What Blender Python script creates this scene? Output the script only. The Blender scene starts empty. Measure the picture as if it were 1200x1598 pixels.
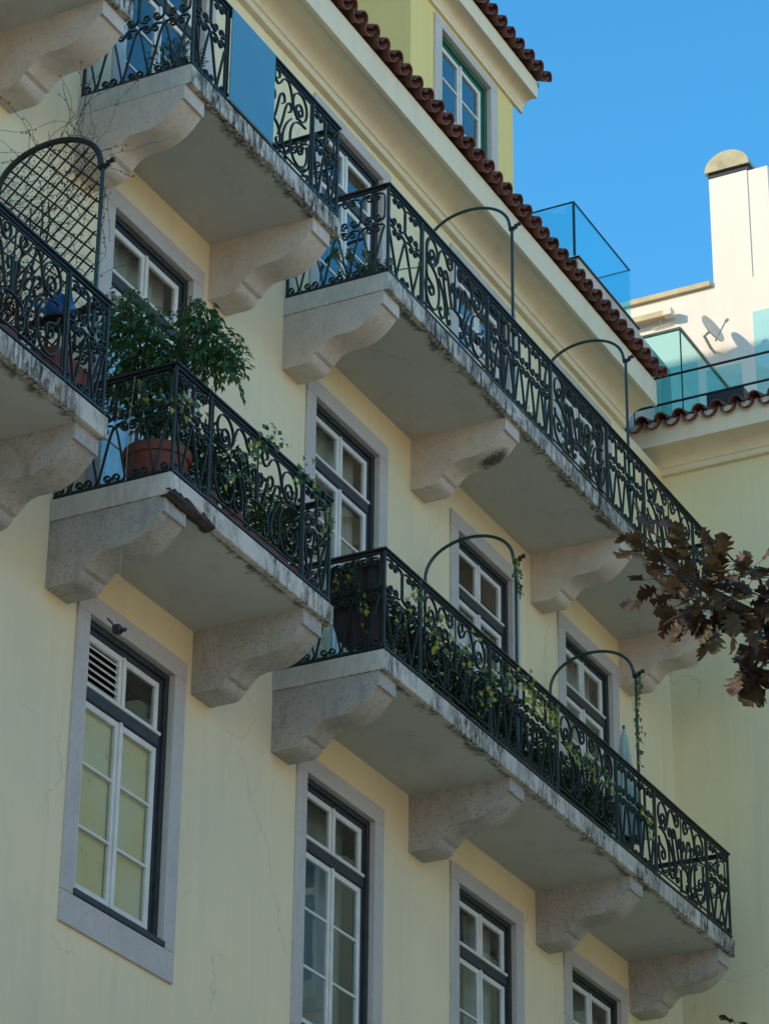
import bpy, math, random
from mathutils import Vector, Matrix, noise
sc = bpy.context.scene
COL = sc.collection
PI = math.pi
# ------------------------------------------------------------------ camera, sky, sun, exposure
cam_d = bpy.data.cameras.new('camera'); cam = bpy.data.objects.new('camera', cam_d); COL.objects.link(cam)
cam_d.sensor_fit = 'VERTICAL'; cam_d.sensor_height = 36; cam_d.lens = 105.03
cam_d.clip_start = 0.1; cam_d.clip_end = 2000
cR = Vector((0.45584415, -0.89000307, 0.01003204)); cU = Vector((-0.41668539, -0.20343217, 0.88599585)); cF = Vector((0.78649819, 0.40805623, 0.46358464))
CAMP = Vector((0, -10.5122, 1.6))
cm = Matrix((cR, cU, -cF)).transposed().to_4x4(); cm.translation = CAMP
cam.matrix_world = cm
sc.camera = cam
to_sun = Vector((-0.70, 0.70, 0.40)).normalized()
el = math.asin(to_sun.z)
w = bpy.data.worlds.new('World'); sc.world = w; w.use_nodes = True
wn = w.node_tree; wn.nodes.clear()
sky = wn.nodes.new('ShaderNodeTexSky'); sky.sky_type = 'NISHITA'; sky.sun_disc = False
sky.sun_elevation = el; sky.sun_rotation = math.atan2(to_sun.x, to_sun.y)
sky.altitude = 50; sky.air_density = 1.0; sky.dust_density = 0.1; sky.ozone_density = 1.2
bg = wn.nodes.new('ShaderNodeBackground'); bg.inputs[1].default_value = 0.14
wo = wn.nodes.new('ShaderNodeOutputWorld')
hsv = wn.nodes.new('ShaderNodeHueSaturation'); hsv.inputs['Hue'].default_value = 0.49; hsv.inputs['Saturation'].default_value = 1.4
wn.links.new(sky.outputs[0], hsv.inputs['Color']); wn.links.new(hsv.outputs[0], bg.inputs[0]); wn.links.new(bg.outputs[0], wo.inputs[0])
sd = bpy.data.lights.new('sun', 'SUN'); sd.energy = 2.1; sd.angle = math.radians(0.55); sd.color = (1.0, 0.83, 0.62)
sun = bpy.data.objects.new('sun', sd); COL.objects.link(sun); sun.location = (0, 40, 60)
sun.rotation_euler = (-to_sun).to_track_quat('-Z', 'Y').to_euler()
sc.view_settings.view_transform = 'Standard'; sc.view_settings.look = 'None'
sc.view_settings.gamma = 1; sc.view_settings.exposure = 1.3
sc.cycles.max_bounces = 8; sc.cycles.transparent_max_bounces = 24
rnd = random.Random(7)

# ------------------------------------------------------------------ helpers
class MB:
    def __init__(s): s.v = []; s.f = []; s.sm = []
    def face(s, idx, smooth=False): s.f.append(idx); s.sm.append(smooth)
    def quad(s, a, b, c, d, smooth=False):
        n = len(s.v); s.v += [tuple(a), tuple(b), tuple(c), tuple(d)]; s.face((n, n+1, n+2, n+3), smooth)
    def box(s, x0, x1, y0, y1, z0, z1):
        n = len(s.v)
        s.v += [(x0,y0,z0),(x1,y0,z0),(x1,y1,z0),(x0,y1,z0),(x0,y0,z1),(x1,y0,z1),(x1,y1,z1),(x0,y1,z1)]
        for q in ((0,3,2,1),(4,5,6,7),(0,1,5,4),(1,2,6,5),(2,3,7,6),(3,0,4,7)): s.face(tuple(n+i for i in q))
    def bbox(s, x0, x1, y0, y1, z0, z1, b=.006):
        # box with chamfered edges
        n = len(s.v); P = []
        for z in (z0, z0+b, z1-b, z1):
            i = b if z in (z0, z1) else 0
            for x, y in ((x0+i+b,y0+i),(x1-i-b,y0+i),(x1-i,y0+i+b),(x1-i,y1-i-b),(x1-i-b,y1-i),(x0+i+b,y1-i),(x0+i,y1-i-b),(x0+i,y0+i+b)): P.append((x,y,z))
        s.v += P
        s.face(tuple(n+7-k for k in range(8))); s.face(tuple(n+24+k for k in range(8)))
        for r in range(3):
            for k in range(8): s.face((n+r*8+k, n+r*8+(k+1)%8, n+r*8+8+(k+1)%8, n+r*8+8+k))
    def prism(s, poly, axis, a, b, smooth_side=False):
        # extrude a 2D polygon; axis x: poly=(y,z); y: (x,z); z: (x,y)
        def P(p, t): return (t,p[0],p[1]) if axis == 'x' else ((p[0],t,p[1]) if axis == 'y' else (p[0],p[1],t))
        n = len(s.v); m = len(poly)
        s.v += [P(p, a) for p in poly] + [P(p, b) for p in poly]
        s.face(tuple(range(n, n+m))); s.face(tuple(range(n+2*m-1, n+m-1, -1)))
        for i in range(m): s.face((n+i, n+m+i, n+m+(i+1)%m, n+(i+1)%m), smooth_side)
    def ribbon(s, poly, axis, a, b, smooth=True):
        # open profile extruded
        def P(p, t): return (t,p[0],p[1]) if axis == 'x' else ((p[0],t,p[1]) if axis == 'y' else (p[0],p[1],t))
        n = len(s.v); m = len(poly)
        s.v += [P(p, a) for p in poly] + [P(p, b) for p in poly]
        for i in range(m-1): s.face((n+i, n+m+i, n+m+i+1, n+i+1), smooth)
    def tube(s, pts, r, k=8, cap=True, smooth=True):
        pts = [Vector(p) for p in pts]; n0 = len(s.v); m = len(pts)
        rs = r if isinstance(r, (list, tuple)) else [r]*m
        t0 = (pts[1]-pts[0]).normalized()
        up = Vector((0,0,1)) if abs(t0.z) < .9 else Vector((1,0,0))
        nrm = t0.cross(up).normalized()
        for i in range(m):
            t = (pts[min(i+1,m-1)]-pts[max(i-1,0)]); t = t.normalized() if t.length > 1e-9 else t0
            nrm = (nrm - t*nrm.dot(t))
            nrm = nrm.normalized() if nrm.length > 1e-6 else t.orthogonal().normalized()
            bn = t.cross(nrm)
            for j in range(k):
                a = 2*PI*j/k
                s.v.append(tuple(pts[i] + (nrm*math.cos(a) + bn*math.sin(a))*rs[i]))
        for i in range(m-1):
            for j in range(k):
                s.face((n0+i*k+j, n0+i*k+(j+1)%k, n0+(i+1)*k+(j+1)%k, n0+(i+1)*k+j), smooth)
        if cap:
            s.face(tuple(n0+k-1-j for j in range(k))); s.face(tuple(n0+(m-1)*k+j for j in range(k)))
    def strap(s, pts, t, d):
        # flat bar swept along a 2D path in the xz plane, in-plane thickness t, depth d (y)
        n0 = len(s.v); m = len(pts)
        for i in range(m):
            a = pts[max(i-1,0)]; b = pts[min(i+1,m-1)]
            tx, tz = b[0]-a[0], b[1]-a[1]; l = math.hypot(tx, tz) or 1; nx, nz = -tz/l*t/2, tx/l*t/2
            x, z = pts[i]
            s.v += [(x+nx,-d/2,z+nz),(x-nx,-d/2,z-nz),(x-nx,d/2,z-nz),(x+nx,d/2,z+nz)]
        for i in range(m-1):
            for j in range(4): s.face((n0+i*4+j, n0+i*4+4+j, n0+i*4+4+(j+1)%4, n0+i*4+(j+1)%4))
        s.face((n0,n0+1,n0+2,n0+3)); e = n0+(m-1)*4; s.face((e+3,e+2,e+1,e))
    def lathe(s, prof, c, k=24, smooth=True, capb=True):
        n0 = len(s.v); m = len(prof)
        for r, z in prof:
            for j in range(k):
                a = 2*PI*j/k; s.v.append((c[0]+r*math.cos(a), c[1]+r*math.sin(a), c[2]+z))
        for i in range(m-1):
            for j in range(k): s.face((n0+i*k+j, n0+i*k+(j+1)%k, n0+(i+1)*k+(j+1)%k, n0+(i+1)*k+j), smooth)
        if capb: s.face(tuple(n0+k-1-j for j in range(k)))
    def mesh(s, name, org=(0,0,0)):
        me = bpy.data.meshes.new(name)
        ox, oy, oz = org
        me.from_pydata([(x-ox,y-oy,z-oz) for x,y,z in s.v], [], s.f)
        me.polygons.foreach_set('use_smooth', s.sm)
        if any(s.sm): me.set_sharp_from_angle(angle=math.radians(38))
        me.update(); return me
def link(name, data, parent=None, loc=(0,0,0), rot=(0,0,0), scale=(1,1,1)):
    o = bpy.data.objects.new(name, data); COL.objects.link(o)
    loc = Vector(loc)
    if parent is not None:
        o.parent = parent; loc = loc - Vector(parent['_w'])
    o.location = loc; o.rotation_euler = rot; o.scale = scale
    o['_w'] = tuple(Vector(parent['_w'])+loc) if parent is not None else tuple(loc)
    return o
def setmat(me, m):
    me.materials.clear(); me.materials.append(m)
def obj(name, mb, m, parent=None, org=None):
    if org is None:
        xs = [v[0] for v in mb.v]; ys = [v[1] for v in mb.v]; zs = [v[2] for v in mb.v]
        org = ((min(xs)+max(xs))/2, (min(ys)+max(ys))/2, min(zs))
    me = mb.mesh(name, org); setmat(me, m)
    return link(name, me, parent, org)
def tag(o, label=None, cat=None, group=None, kind=None):
    if label: o['label'] = label
    if cat: o['category'] = cat
    if group: o['group'] = group
    if kind: o['kind'] = kind
    return o
def thing(name, label, cat, loc=(0,0,0), group=None):
    return tag(link(name, None, None, loc), label, cat, group)
def struct(name, mb, m, parent=None):
    o = obj(name, mb, m, parent, (0,0,0)); o['kind'] = 'structure'; return o

# ------------------------------------------------------------------ materials
def newmat(name):
    m = bpy.data.materials.new(name); m.use_nodes = True
    nt = m.node_tree; b = nt.nodes['Principled BSDF']; return m, nt, b
def N(nt, t, **kw):
    n = nt.nodes.new(t)
    for k, v in kw.items():
        if k in n.inputs: n.inputs[k].default_value = v
        else: setattr(n, k, v)
    return n
def ramp(nt, src, p0, p1, c0=(0,0,0,1), c1=(1,1,1,1)):
    r = nt.nodes.new('ShaderNodeValToRGB'); r.color_ramp.elements[0].position = p0; r.color_ramp.elements[1].position = p1
    r.color_ramp.elements[0].color = c0; r.color_ramp.elements[1].color = c1
    nt.links.new(src, r.inputs[0]); return r.outputs[0]
def mix(nt, fac, a, b, mode='MIX'):
    n = nt.nodes.new('ShaderNodeMix'); n.data_type = 'RGBA'; n.blend_type = mode
    def put(i, v):
        if isinstance(v, (tuple, list)): n.inputs[i].default_value = (*v[:3], 1)
        elif isinstance(v, (int, float)): n.inputs[i].default_value = v
        else: nt.links.new(v, n.inputs[i])
    put(0, fac); put(6, a); put(7, b); return n.outputs[2]
def coords(nt): return nt.nodes.new('ShaderNodeNewGeometry').outputs['Position']
def stretch(nt, v, sx, sy, sz):
    m = nt.nodes.new('ShaderNodeMapping'); m.inputs['Scale'].default_value = (sx, sy, sz); nt.links.new(v, m.inputs[0]); return m.outputs[0]
def noise_n(nt, v, scale, detail=5, rough=.55, dist=0):
    n = N(nt, 'ShaderNodeTexNoise', Scale=scale, Detail=detail, Roughness=rough, Distortion=dist); nt.links.new(v, n.inputs['Vector']); return n.outputs['Fac']
def bump(nt, b, h, strength, dist=.01):
    n = N(nt, 'ShaderNodeBump', Strength=strength, Distance=dist); nt.links.new(h, n.inputs['Height']); nt.links.new(n.outputs[0], b.inputs['Normal'])
def mul(nt, a, k):
    n = nt.nodes.new('ShaderNodeMath'); n.operation = 'MULTIPLY'; nt.links.new(a, n.inputs[0])
    if isinstance(k, (int, float)): n.inputs[1].default_value = k
    else: nt.links.new(k, n.inputs[1])
    return n.outputs[0]
def simple(name, col, rough=.6, var=.0, scale=8, metal=0, bumpk=0, bscale=60, spec=.5, var2=None):
    m, nt, b = newmat(name); b.inputs['Roughness'].default_value = rough; b.inputs['Metallic'].default_value = metal
    b.inputs['Specular IOR Level'].default_value = spec
    p = coords(nt)
    if var or var2:
        f = noise_n(nt, p, scale)
        c1 = var2 if var2 else tuple(c*(1-var) for c in col)
        nt.links.new(mix(nt, ramp(nt, f, .35, .68), col, c1), b.inputs['Base Color'])
    else: b.inputs['Base Color'].default_value = (*col, 1)
    if bumpk: bump(nt, b, noise_n(nt, p, bscale, 3), bumpk)
    return m
def crack_mask(nt, p, scale, width, lo, hi):
    # hairline cracks: voronoi cell borders on warped coordinates, kept only in patches
    wn_ = N(nt, 'ShaderNodeTexNoise', Scale=1.9, Detail=4, Roughness=.6); nt.links.new(p, wn_.inputs['Vector'])
    vm = nt.nodes.new('ShaderNodeVectorMath'); vm.operation = 'MULTIPLY_ADD'; nt.links.new(wn_.outputs['Color'], vm.inputs[0]); vm.inputs[1].default_value = (.5,.5,.5); nt.links.new(p, vm.inputs[2])
    vo = N(nt, 'ShaderNodeTexVoronoi', Scale=scale); vo.feature = 'DISTANCE_TO_EDGE'; nt.links.new(vm.outputs[0], vo.inputs['Vector'])
    line = ramp(nt, vo.outputs['Distance'], width*.3, width, (1,1,1,1), (0,0,0,1))
    patch = ramp(nt, noise_n(nt, p, .9, 2), lo, hi)
    return mul(nt, line, patch)
def plaster(name, col, col2, stain, crack=.5):
    m, nt, b = newmat(name); b.inputs['Roughness'].default_value = .85; b.inputs['Specular IOR Level'].default_value = .2
    p = coords(nt)
    c = mix(nt, ramp(nt, noise_n(nt, p, .55, 4), .35, .7), col, col2)
    c = mix(nt, mul(nt, ramp(nt, noise_n(nt, stretch(nt, p, 5, 5, .3), 1.2, 7, .65), .48, .75), .30), c, stain)
    c = mix(nt, mul(nt, ramp(nt, noise_n(nt, p, 9, 6), .6, .85), .3), c, stain)
    if crack:
        ck = crack_mask(nt, p, .75, .006, .53, .60)
        c = mix(nt, mul(nt, ck, crack), c, (.16,.14,.09))
    nt.links.new(c, b.inputs['Base Color'])
    bump(nt, b, noise_n(nt, p, 45, 6), .12)
    return m
M = {}
M['yellow'] = plaster('yellow_plaster', (.85,.73,.47), (.75,.66,.45), (.58,.53,.39), .24)
M['wing'] = plaster('wing_plaster', (.78,.68,.42), (.74,.65,.405), (.55,.50,.34), .25)
M['cream'] = plaster('cream_cornice', (.78,.68,.51), (.73,.64,.49), (.50,.40,.30), .15)
M['opp'] = plaster('opposite_plaster', (.72,.64,.52), (.68,.61,.50), (.5,.46,.40), 0)
M['opproof'] = simple('bounce_clay_roof', (.56,.36,.23), .85, .2, 3)  # clay tone lightened so the added roof bounces more warm light
M['whitewall'] = plaster('white_wall', (.72,.66,.57), (.69,.63,.55), (.60,.54,.46), 0)
M['dirtywall'] = plaster('dirty_terrace_wall', (.60,.56,.48), (.50,.47,.42), (.16,.15,.13), .3)
def soffitmat():
    m, nt, b = newmat('soffit_paint'); b.inputs['Roughness'].default_value = .85; b.inputs['Specular IOR Level'].default_value = .2
    p = coords(nt)
    c = mix(nt, ramp(nt, noise_n(nt, p, .9, 5), .35, .7), (.55,.56,.51), (.48,.49,.45))
    c = mix(nt, mul(nt, ramp(nt, noise_n(nt, p, 2.6, 7, .7), .52, .75), .4), c, (.36,.33,.26))
    # black mould creeping in from the slab edge (y = -0.93) in tongues
    sx = nt.nodes.new('ShaderNodeSeparateXYZ'); nt.links.new(p, sx.inputs[0])
    e = nt.nodes.new('ShaderNodeMapRange'); e.inputs['From Min'].default_value = -.74; e.inputs['From Max'].default_value = -.94; nt.links.new(sx.outputs['Y'], e.inputs['Value'])
    n1 = noise_n(nt, stretch(nt, p, 1.6, 1.2, 1), 3.0, 8, .75)
    ad = nt.nodes.new('ShaderNodeMath'); ad.operation = 'MULTIPLY_ADD'; nt.links.new(e.outputs[0], ad.inputs[0]); ad.inputs[1].default_value = .42; nt.links.new(n1, ad.inputs[2])
    c = mix(nt, mul(nt, ramp(nt, ad.outputs[0], .80, .94), .85), c, (.045,.042,.036))
    ck = crack_mask(nt, p, .9, .006, .54, .6); c = mix(nt, mul(nt, ck, .35), c, (.2,.18,.14))
    nt.links.new(c, b.inputs['Base Color']); bump(nt, b, noise_n(nt, p, 40, 6), .15); return m
M['soffit'] = soffitmat()
def stone(name, a, b_, pit, k=1.0, bk=.25):
    m, nt, b = newmat(name); b.inputs['Roughness'].default_value = .75; b.inputs['Specular IOR Level'].default_value = .25
    p = coords(nt)
    c = mix(nt, ramp(nt, noise_n(nt, p, 2.2, 6, .65), .35, .7), a, b_)
    sp = ramp(nt, noise_n(nt, p, 34, 6, .75), .54, .64)
    c = mix(nt, mul(nt, sp, .55*k), c, pit)
    st = ramp(nt, noise_n(nt, stretch(nt, p, 3, 3, 1.2), 2.3, 8, .75), .50, .66)
    c = mix(nt, mul(nt, st, .35*k), c, pit)
    nt.links.new(c, b.inputs['Base Color'])
    bump(nt, b, noise_n(nt, p, 55, 6, .7), bk); return m
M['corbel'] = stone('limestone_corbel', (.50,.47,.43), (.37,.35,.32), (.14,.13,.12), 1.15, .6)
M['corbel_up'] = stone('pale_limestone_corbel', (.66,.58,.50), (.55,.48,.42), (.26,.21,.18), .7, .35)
def spot(m, c, rad):
    nt = m.node_tree; b = nt.nodes['Principled BSDF']; old = b.inputs['Base Color'].links[0].from_socket; p = coords(nt)
    vd = nt.nodes.new('ShaderNodeVectorMath'); vd.operation = 'DISTANCE'; nt.links.new(stretch(nt, p, 1, .62, 1), vd.inputs[0]); vd.inputs[1].default_value = c
    ad = nt.nodes.new('ShaderNodeMath'); ad.operation = 'MULTIPLY_ADD'; nt.links.new(noise_n(nt, p, 9, 6, .7), ad.inputs[0]); ad.inputs[1].default_value = rad*1.4; nt.links.new(vd.outputs['Value'], ad.inputs[2])
    f = ramp(nt, ad.outputs[0], rad*1.15, rad*1.6, (1,1,1,1), (0,0,0,1)); nt.links.new(mix(nt, mul(nt, f, .9), old, (.035,.032,.028)), b.inputs['Base Color'])
spot(M['corbel_up'], (20.95,-.45,14.22), .13)
M['surround'] = stone('grey_stone_surround', (.55,.52,.49), (.48,.46,.44), (.28,.26,.25), .6, .15)
def slabmat(name, amt, lo=.50, hi=.60, fl=.4):
    m, nt, b = newmat(name); b.inputs['Roughness'].default_value = .85; b.inputs['Specular IOR Level'].default_value = .2
    p = coords(nt)
    c = mix(nt, ramp(nt, noise_n(nt, p, 1.4, 5), .35, .7), (.64,.60,.52), (.52,.49,.42))
    # lichen: black crust in vertical runs, rust in a few runs
    f1 = mul(nt, ramp(nt, noise_n(nt, stretch(nt, p, 2.2, 2.2, .8), 2.0, 8, .72), lo, hi), ramp(nt, noise_n(nt, p, .9, 4), .34, .54, (fl,fl,fl,1)))
    f2 = ramp(nt, noise_n(nt, stretch(nt, p, 14, 14, 4), 2.0, 5, .7), .38, .58)
    gn = nt.nodes.new('ShaderNodeNewGeometry'); sx = nt.nodes.new('ShaderNodeSeparateXYZ'); nt.links.new(gn.outputs['True Normal'], sx.inputs[0])
    ab = nt.nodes.new('ShaderNodeMath'); ab.operation = 'ABSOLUTE'; nt.links.new(sx.outputs['X'], ab.inputs[0])
    side = ramp(nt, ab.outputs[0], .4, .8, (1,1,1,1), (.22,.22,.22,1))
    c = mix(nt, mul(nt, mul(nt, mul(nt, f1, f2), side), amt), c, (.035,.033,.028))
    f3 = ramp(nt, noise_n(nt, stretch(nt, p, 5, 5, .3), 1.3, 4), .62, .78)
    c = mix(nt, mul(nt, f3, .4), c, (.36,.25,.11))
    nt.links.new(c, b.inputs['Base Color']); bump(nt, b, noise_n(nt, p, 40, 6, .7), .4); return m
M['slab_hi'] = slabmat('stained_slab_black_lichen', .97, .36, .48, .62)
M['slab_lo'] = slabmat('stained_slab', .97, .42, .53, .38)
M['iron'] = simple('dark_green_iron', (.009,.026,.024), .55, .4, 11, bumpk=.4, bscale=120, var2=(.020,.018,.014))
M['rail'] = simple('black_handrail', (.012,.012,.016), .45, .4, 9, bumpk=.15, bscale=90)
M['hoop'] = simple('green_hoop_paint', (.010,.040,.038), .38, .3, 8)
M['darkframe'] = simple('dark_window_frame', (.030,.034,.040), .5, .35, 10, bumpk=.1)
M['greenframe'] = simple('green_window_frame', (.02,.13,.085), .45, .2, 10)
M['sash'] = simple('white_sash_paint', (.74,.74,.70), .5, .14, 7, bumpk=.1, bscale=40)
def tilemat():
    m, nt, b = newmat('clay_tile'); b.inputs['Roughness'].default_value = .85
    p = coords(nt); oi = nt.nodes.new('ShaderNodeObjectInfo')
    c = mix(nt, oi.outputs['Random'], (.15,.050,.034), (.24,.085,.055))
    c = mix(nt, ramp(nt, noise_n(nt, p, 9, 7, .7), .45, .65), c, (.075,.038,.030))
    c = mix(nt, mul(nt, ramp(nt, noise_n(nt, p, 17, 5, .7), .60, .72), .7), c, (.22,.19,.16))
    nt.links.new(c, b.inputs['Base Color']); bump(nt, b, noise_n(nt, p, 60, 5), .4); return m
M['tile'] = tilemat()
M['tile_grey'] = stone('mortar_grey', (.20,.17,.15), (.13,.10,.09), (.05,.04,.04), 1, .5)
M['terracotta'] = simple('terracotta', (.23,.066,.042), .75, .5, 5, bumpk=.3, var2=(.13,.055,.042))
M['planterbrown'] = simple('brown_planter', (.20,.055,.04), .6, .3, 6)
M['blueplastic'] = simple('blue_plastic', (.01,.09,.30), .35, .2, 5)
M['greypaint'] = simple('grey_plastic', (.10,.12,.15), .5, .2, 6)
M['signblue'] = simple('blue_board', (.075,.27,.40), .55, .06, 2)
M['black'] = simple('black_plastic', (.012,.012,.014), .4)
M['cord'] = simple('pale_cord', (.35,.33,.27), .6)
M['asphalt'] = simple('asphalt', (.20,.195,.18), .85, .3, 2, bumpk=.3)
M['pavement'] = simple('pale_cobbles', (.32,.31,.28), .8, .3, 6, bumpk=.4, bscale=20)
M['dormer'] = plaster('dormer_plaster', (.80,.64,.26), (.77,.62,.25), (.64,.53,.26), .1)
M['metal'] = simple('weathered_brass_sheet', (.42,.36,.20), .45, .35, 5, metal=.5)
M['awning'] = simple('tan_metal', (.48,.38,.20), .5, .2, 6)
M['dish'] = simple('beige_dish', (.66,.58,.46), .5, .1, 6)
M['darkcloth'] = simple('dark_brown_screen', (.030,.020,.020), .8, .35, 5, bumpk=.3, bscale=30)
M['parasol'] = simple('pale_green_canvas', (.36,.46,.42), .8, .2, 6)
M['curtain'] = simple('grey_curtain', (.50,.55,.53), .9, .3, 5)
M['curtainpale'] = simple('pale_curtain', (.82,.86,.90), .9, .12, 8)
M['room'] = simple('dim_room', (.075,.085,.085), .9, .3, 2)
M['film'] = None
M['dimcurtain'] = simple('dim_grey_curtain', (.30,.34,.33), .9, .2, 4)
def filmmat():
    m, nt, b = newmat('yellowed_blind'); b.inputs['Roughness'].default_value = .6
    p = coords(nt)
    c = mix(nt, ramp(nt, noise_n(nt, p, 1.5, 4), .35, .65), (.76,.68,.48), (.78,.60,.28))
    c = mix(nt, ramp(nt, noise_n(nt, p, 7, 8, .8), .59, .68), c, (.34,.19,.07))
    nt.links.new(c, b.inputs['Base Color']); return m
M['film'] = filmmat()
def glassmat(name, tint, refl=1.0, base=.04):
    m = bpy.data.materials.new(name); m.use_nodes = True; nt = m.node_tree; nt.nodes.clear()
    out = nt.nodes.new('ShaderNodeOutputMaterial'); tr = nt.nodes.new('ShaderNodeBsdfTransparent'); tr.inputs[0].default_value = (*tint, 1)
    gl = nt.nodes.new('ShaderNodeBsdfGlossy'); gl.inputs['Roughness'].default_value = .012
    fr = nt.nodes.new('ShaderNodeLayerWeight'); pw = nt.nodes.new('ShaderNodeMath'); pw.operation = 'POWER'; pw.inputs[1].default_value = 5.0
    nt.links.new(fr.outputs['Facing'], pw.inputs[0])
    k = nt.nodes.new('ShaderNodeMath'); k.operation = 'MULTIPLY_ADD'; k.use_clamp = True; k.inputs[1].default_value = .96*refl; k.inputs[2].default_value = base
    nt.links.new(pw.outputs[0], k.inputs[0])
    p = coords(nt); bp = N(nt, 'ShaderNodeBump', Strength=.06, Distance=.01); nt.links.new(noise_n(nt, p, 1.8, 2), bp.inputs['Height'])
    nt.links.new(bp.outputs[0], gl.inputs['Normal'])
    ms = nt.nodes.new('ShaderNodeMixShader'); nt.links.new(k.outputs[0], ms.inputs[0]); nt.links.new(tr.outputs[0], ms.inputs[1]); nt.links.new(gl.outputs[0], ms.inputs[2])
    nt.links.new(ms.outputs[0], out.inputs[0]); return m
M['glass'] = glassmat('window_glass', (.90,.94,.92), 1.2, .07)
M['terraceglass'] = glassmat('tinted_terrace_glass', (.70,.945,.965), .8, .04)
def leafmat(name, a, b_, rough=.5, trans=.25):
    m = bpy.data.materials.new(name); m.use_nodes = True; nt = m.node_tree; b = nt.nodes['Principled BSDF']; out = nt.nodes['Material Output']
    p = coords(nt); c = mix(nt, ramp(nt, noise_n(nt, p, 14, 3), .3, .7), a, b_)
    nt.links.new(c, b.inputs['Base Color']); b.inputs['Roughness'].default_value = rough
    t = nt.nodes.new('ShaderNodeBsdfTranslucent'); nt.links.new(c, t.inputs[0])
    ms = nt.nodes.new('ShaderNodeMixShader'); ms.inputs[0].default_value = trans
    nt.links.new(b.outputs[0], ms.inputs[1]); nt.links.new(t.outputs[0], ms.inputs[2]); nt.links.new(ms.outputs[0], out.inputs[0]); return m
M['ficus'] = leafmat('ficus_leaf', (.065,.160,.040), (.035,.095,.028), .4)
M['bush'] = leafmat('dark_bush_leaf', (.038,.098,.036), (.014,.048,.022))
M['ivy'] = leafmat('ivy_leaf', (.07,.16,.030), (.035,.095,.025))
M['yellowleaf'] = leafmat('yellow_ivy_leaf', (.42,.40,.03), (.30,.33,.03), .5, .35)
M['succulent'] = leafmat('succulent_leaf', (.12,.20,.07), (.07,.13,.05))
M['conifer'] = leafmat('grey_green_needle', (.05,.085,.06), (.03,.055,.04))
M['deadvine'] = simple('dead_vine', (.055,.035,.024), .9, .4, 20)
M['oak'] = leafmat('autumn_leaf', (.050,.026,.010), (.052,.040,.012), .6, .28)
M['oak2'] = leafmat('purple_autumn_leaf', (.036,.016,.010), (.024,.012,.008), .6, .22)
M['bark'] = simple('bark', (.045,.035,.028), .95, .4, 9, bumpk=.6, bscale=22)
M['rubble'] = simple('dark_rubble', (.020,.016,.013), .95, .5, 25, bumpk=1.0, bscale=45, var2=(.07,.05,.035))
M['soil'] = simple('soil', (.03,.022,.016), .95, .3, 10)

# ------------------------------------------------------------------ setting: ground
Z2, Z3, ST = 11.10, 14.50, .165          # slab undersides of the two balcony floors, slab thickness
mb = MB(); mb.quad((-600,-600,0),(600,-600,0),(600,600,0),(-600,600,0)); struct('ground', mb, M['asphalt'])
mb = MB(); mb.box(-40, 26.8, -2.2, -.02, .0, .13); struct('pavement', mb, M['pavement'])

# ------------------------------------------------------------------ the yellow apartment building
B = thing('apartment_building', 'yellow apartment building with rows of iron balconies and a clay tile eave', 'building', (18, 3, 0))
XL, XR = 4.0, 26.82
OW, SW = 1.161, .152                      # window opening width, stone surround width
COLS = {'Z': 12.62, 'A': 15.79, 'B': 18.97, 'C': 21.686, 'D': 24.051}
holes = []
for c, x in COLS.items():
    holes += [(x, x+OW, 8.60, 10.64), (x, x+OW, Z2+ST+.02, 14.03), (x, x+OW, Z3+ST+.02, 16.90)]
def wall_grid(mb, x0, x1, z0, z1, holes, y=0, depth=.30):
    xs = sorted({x0, x1, *[h[0] for h in holes], *[h[1] for h in holes]}); zs = sorted({z0, z1, *[h[2] for h in holes], *[h[3] for h in holes]})
    for i in range(len(xs)-1):
        for j in range(len(zs)-1):
            cx, cz = (xs[i]+xs[i+1])/2, (zs[j]+zs[j+1])/2
            if any(h[0] < cx < h[1] and h[2] < cz < h[3] for h in holes): continue
            mb.quad((xs[i],y,zs[j]),(xs[i+1],y,zs[j]),(xs[i+1],y,zs[j+1]),(xs[i],y,zs[j+1]))
    for a, b, c, d in holes:
        mb.quad((a,y,c),(a,y+depth,c),(a,y+depth,d),(a,y,d)); mb.quad((b,y+depth,c),(b,y,c),(b,y,d),(b,y+depth,d))
        mb.quad((a,y,d),(a,y+depth,d),(b,y+depth,d),(b,y,d)); mb.quad((a,y+depth,c),(a,y,c),(b,y,c),(b,y+depth,c))
mb = MB(); wall_grid(mb, XL, XR+.3, 0, 17.11, holes, 0, .06)
mb.quad((XL,0,0),(XL,12,0),(XL,12,17.11),(XL,0,17.11)); mb.quad((XL,12,0),(XR+.3,12,0),(XR+.3,12,17.11),(XL,12,17.11))
obj('wall', mb, M['yellow'], B)
mb = MB(); mb.quad((XL,.31,17.108),(XR+.3,.31,17.108),(XR+.3,12,17.108),(XL,12,17.108))
mb.quad((25.74,.003,17.108),(XR+.3,.003,17.108),(XR+.3,.31,17.108),(25.74,.31,17.108)); obj('attic_floor', mb, M['dirtywall'], B)

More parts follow.
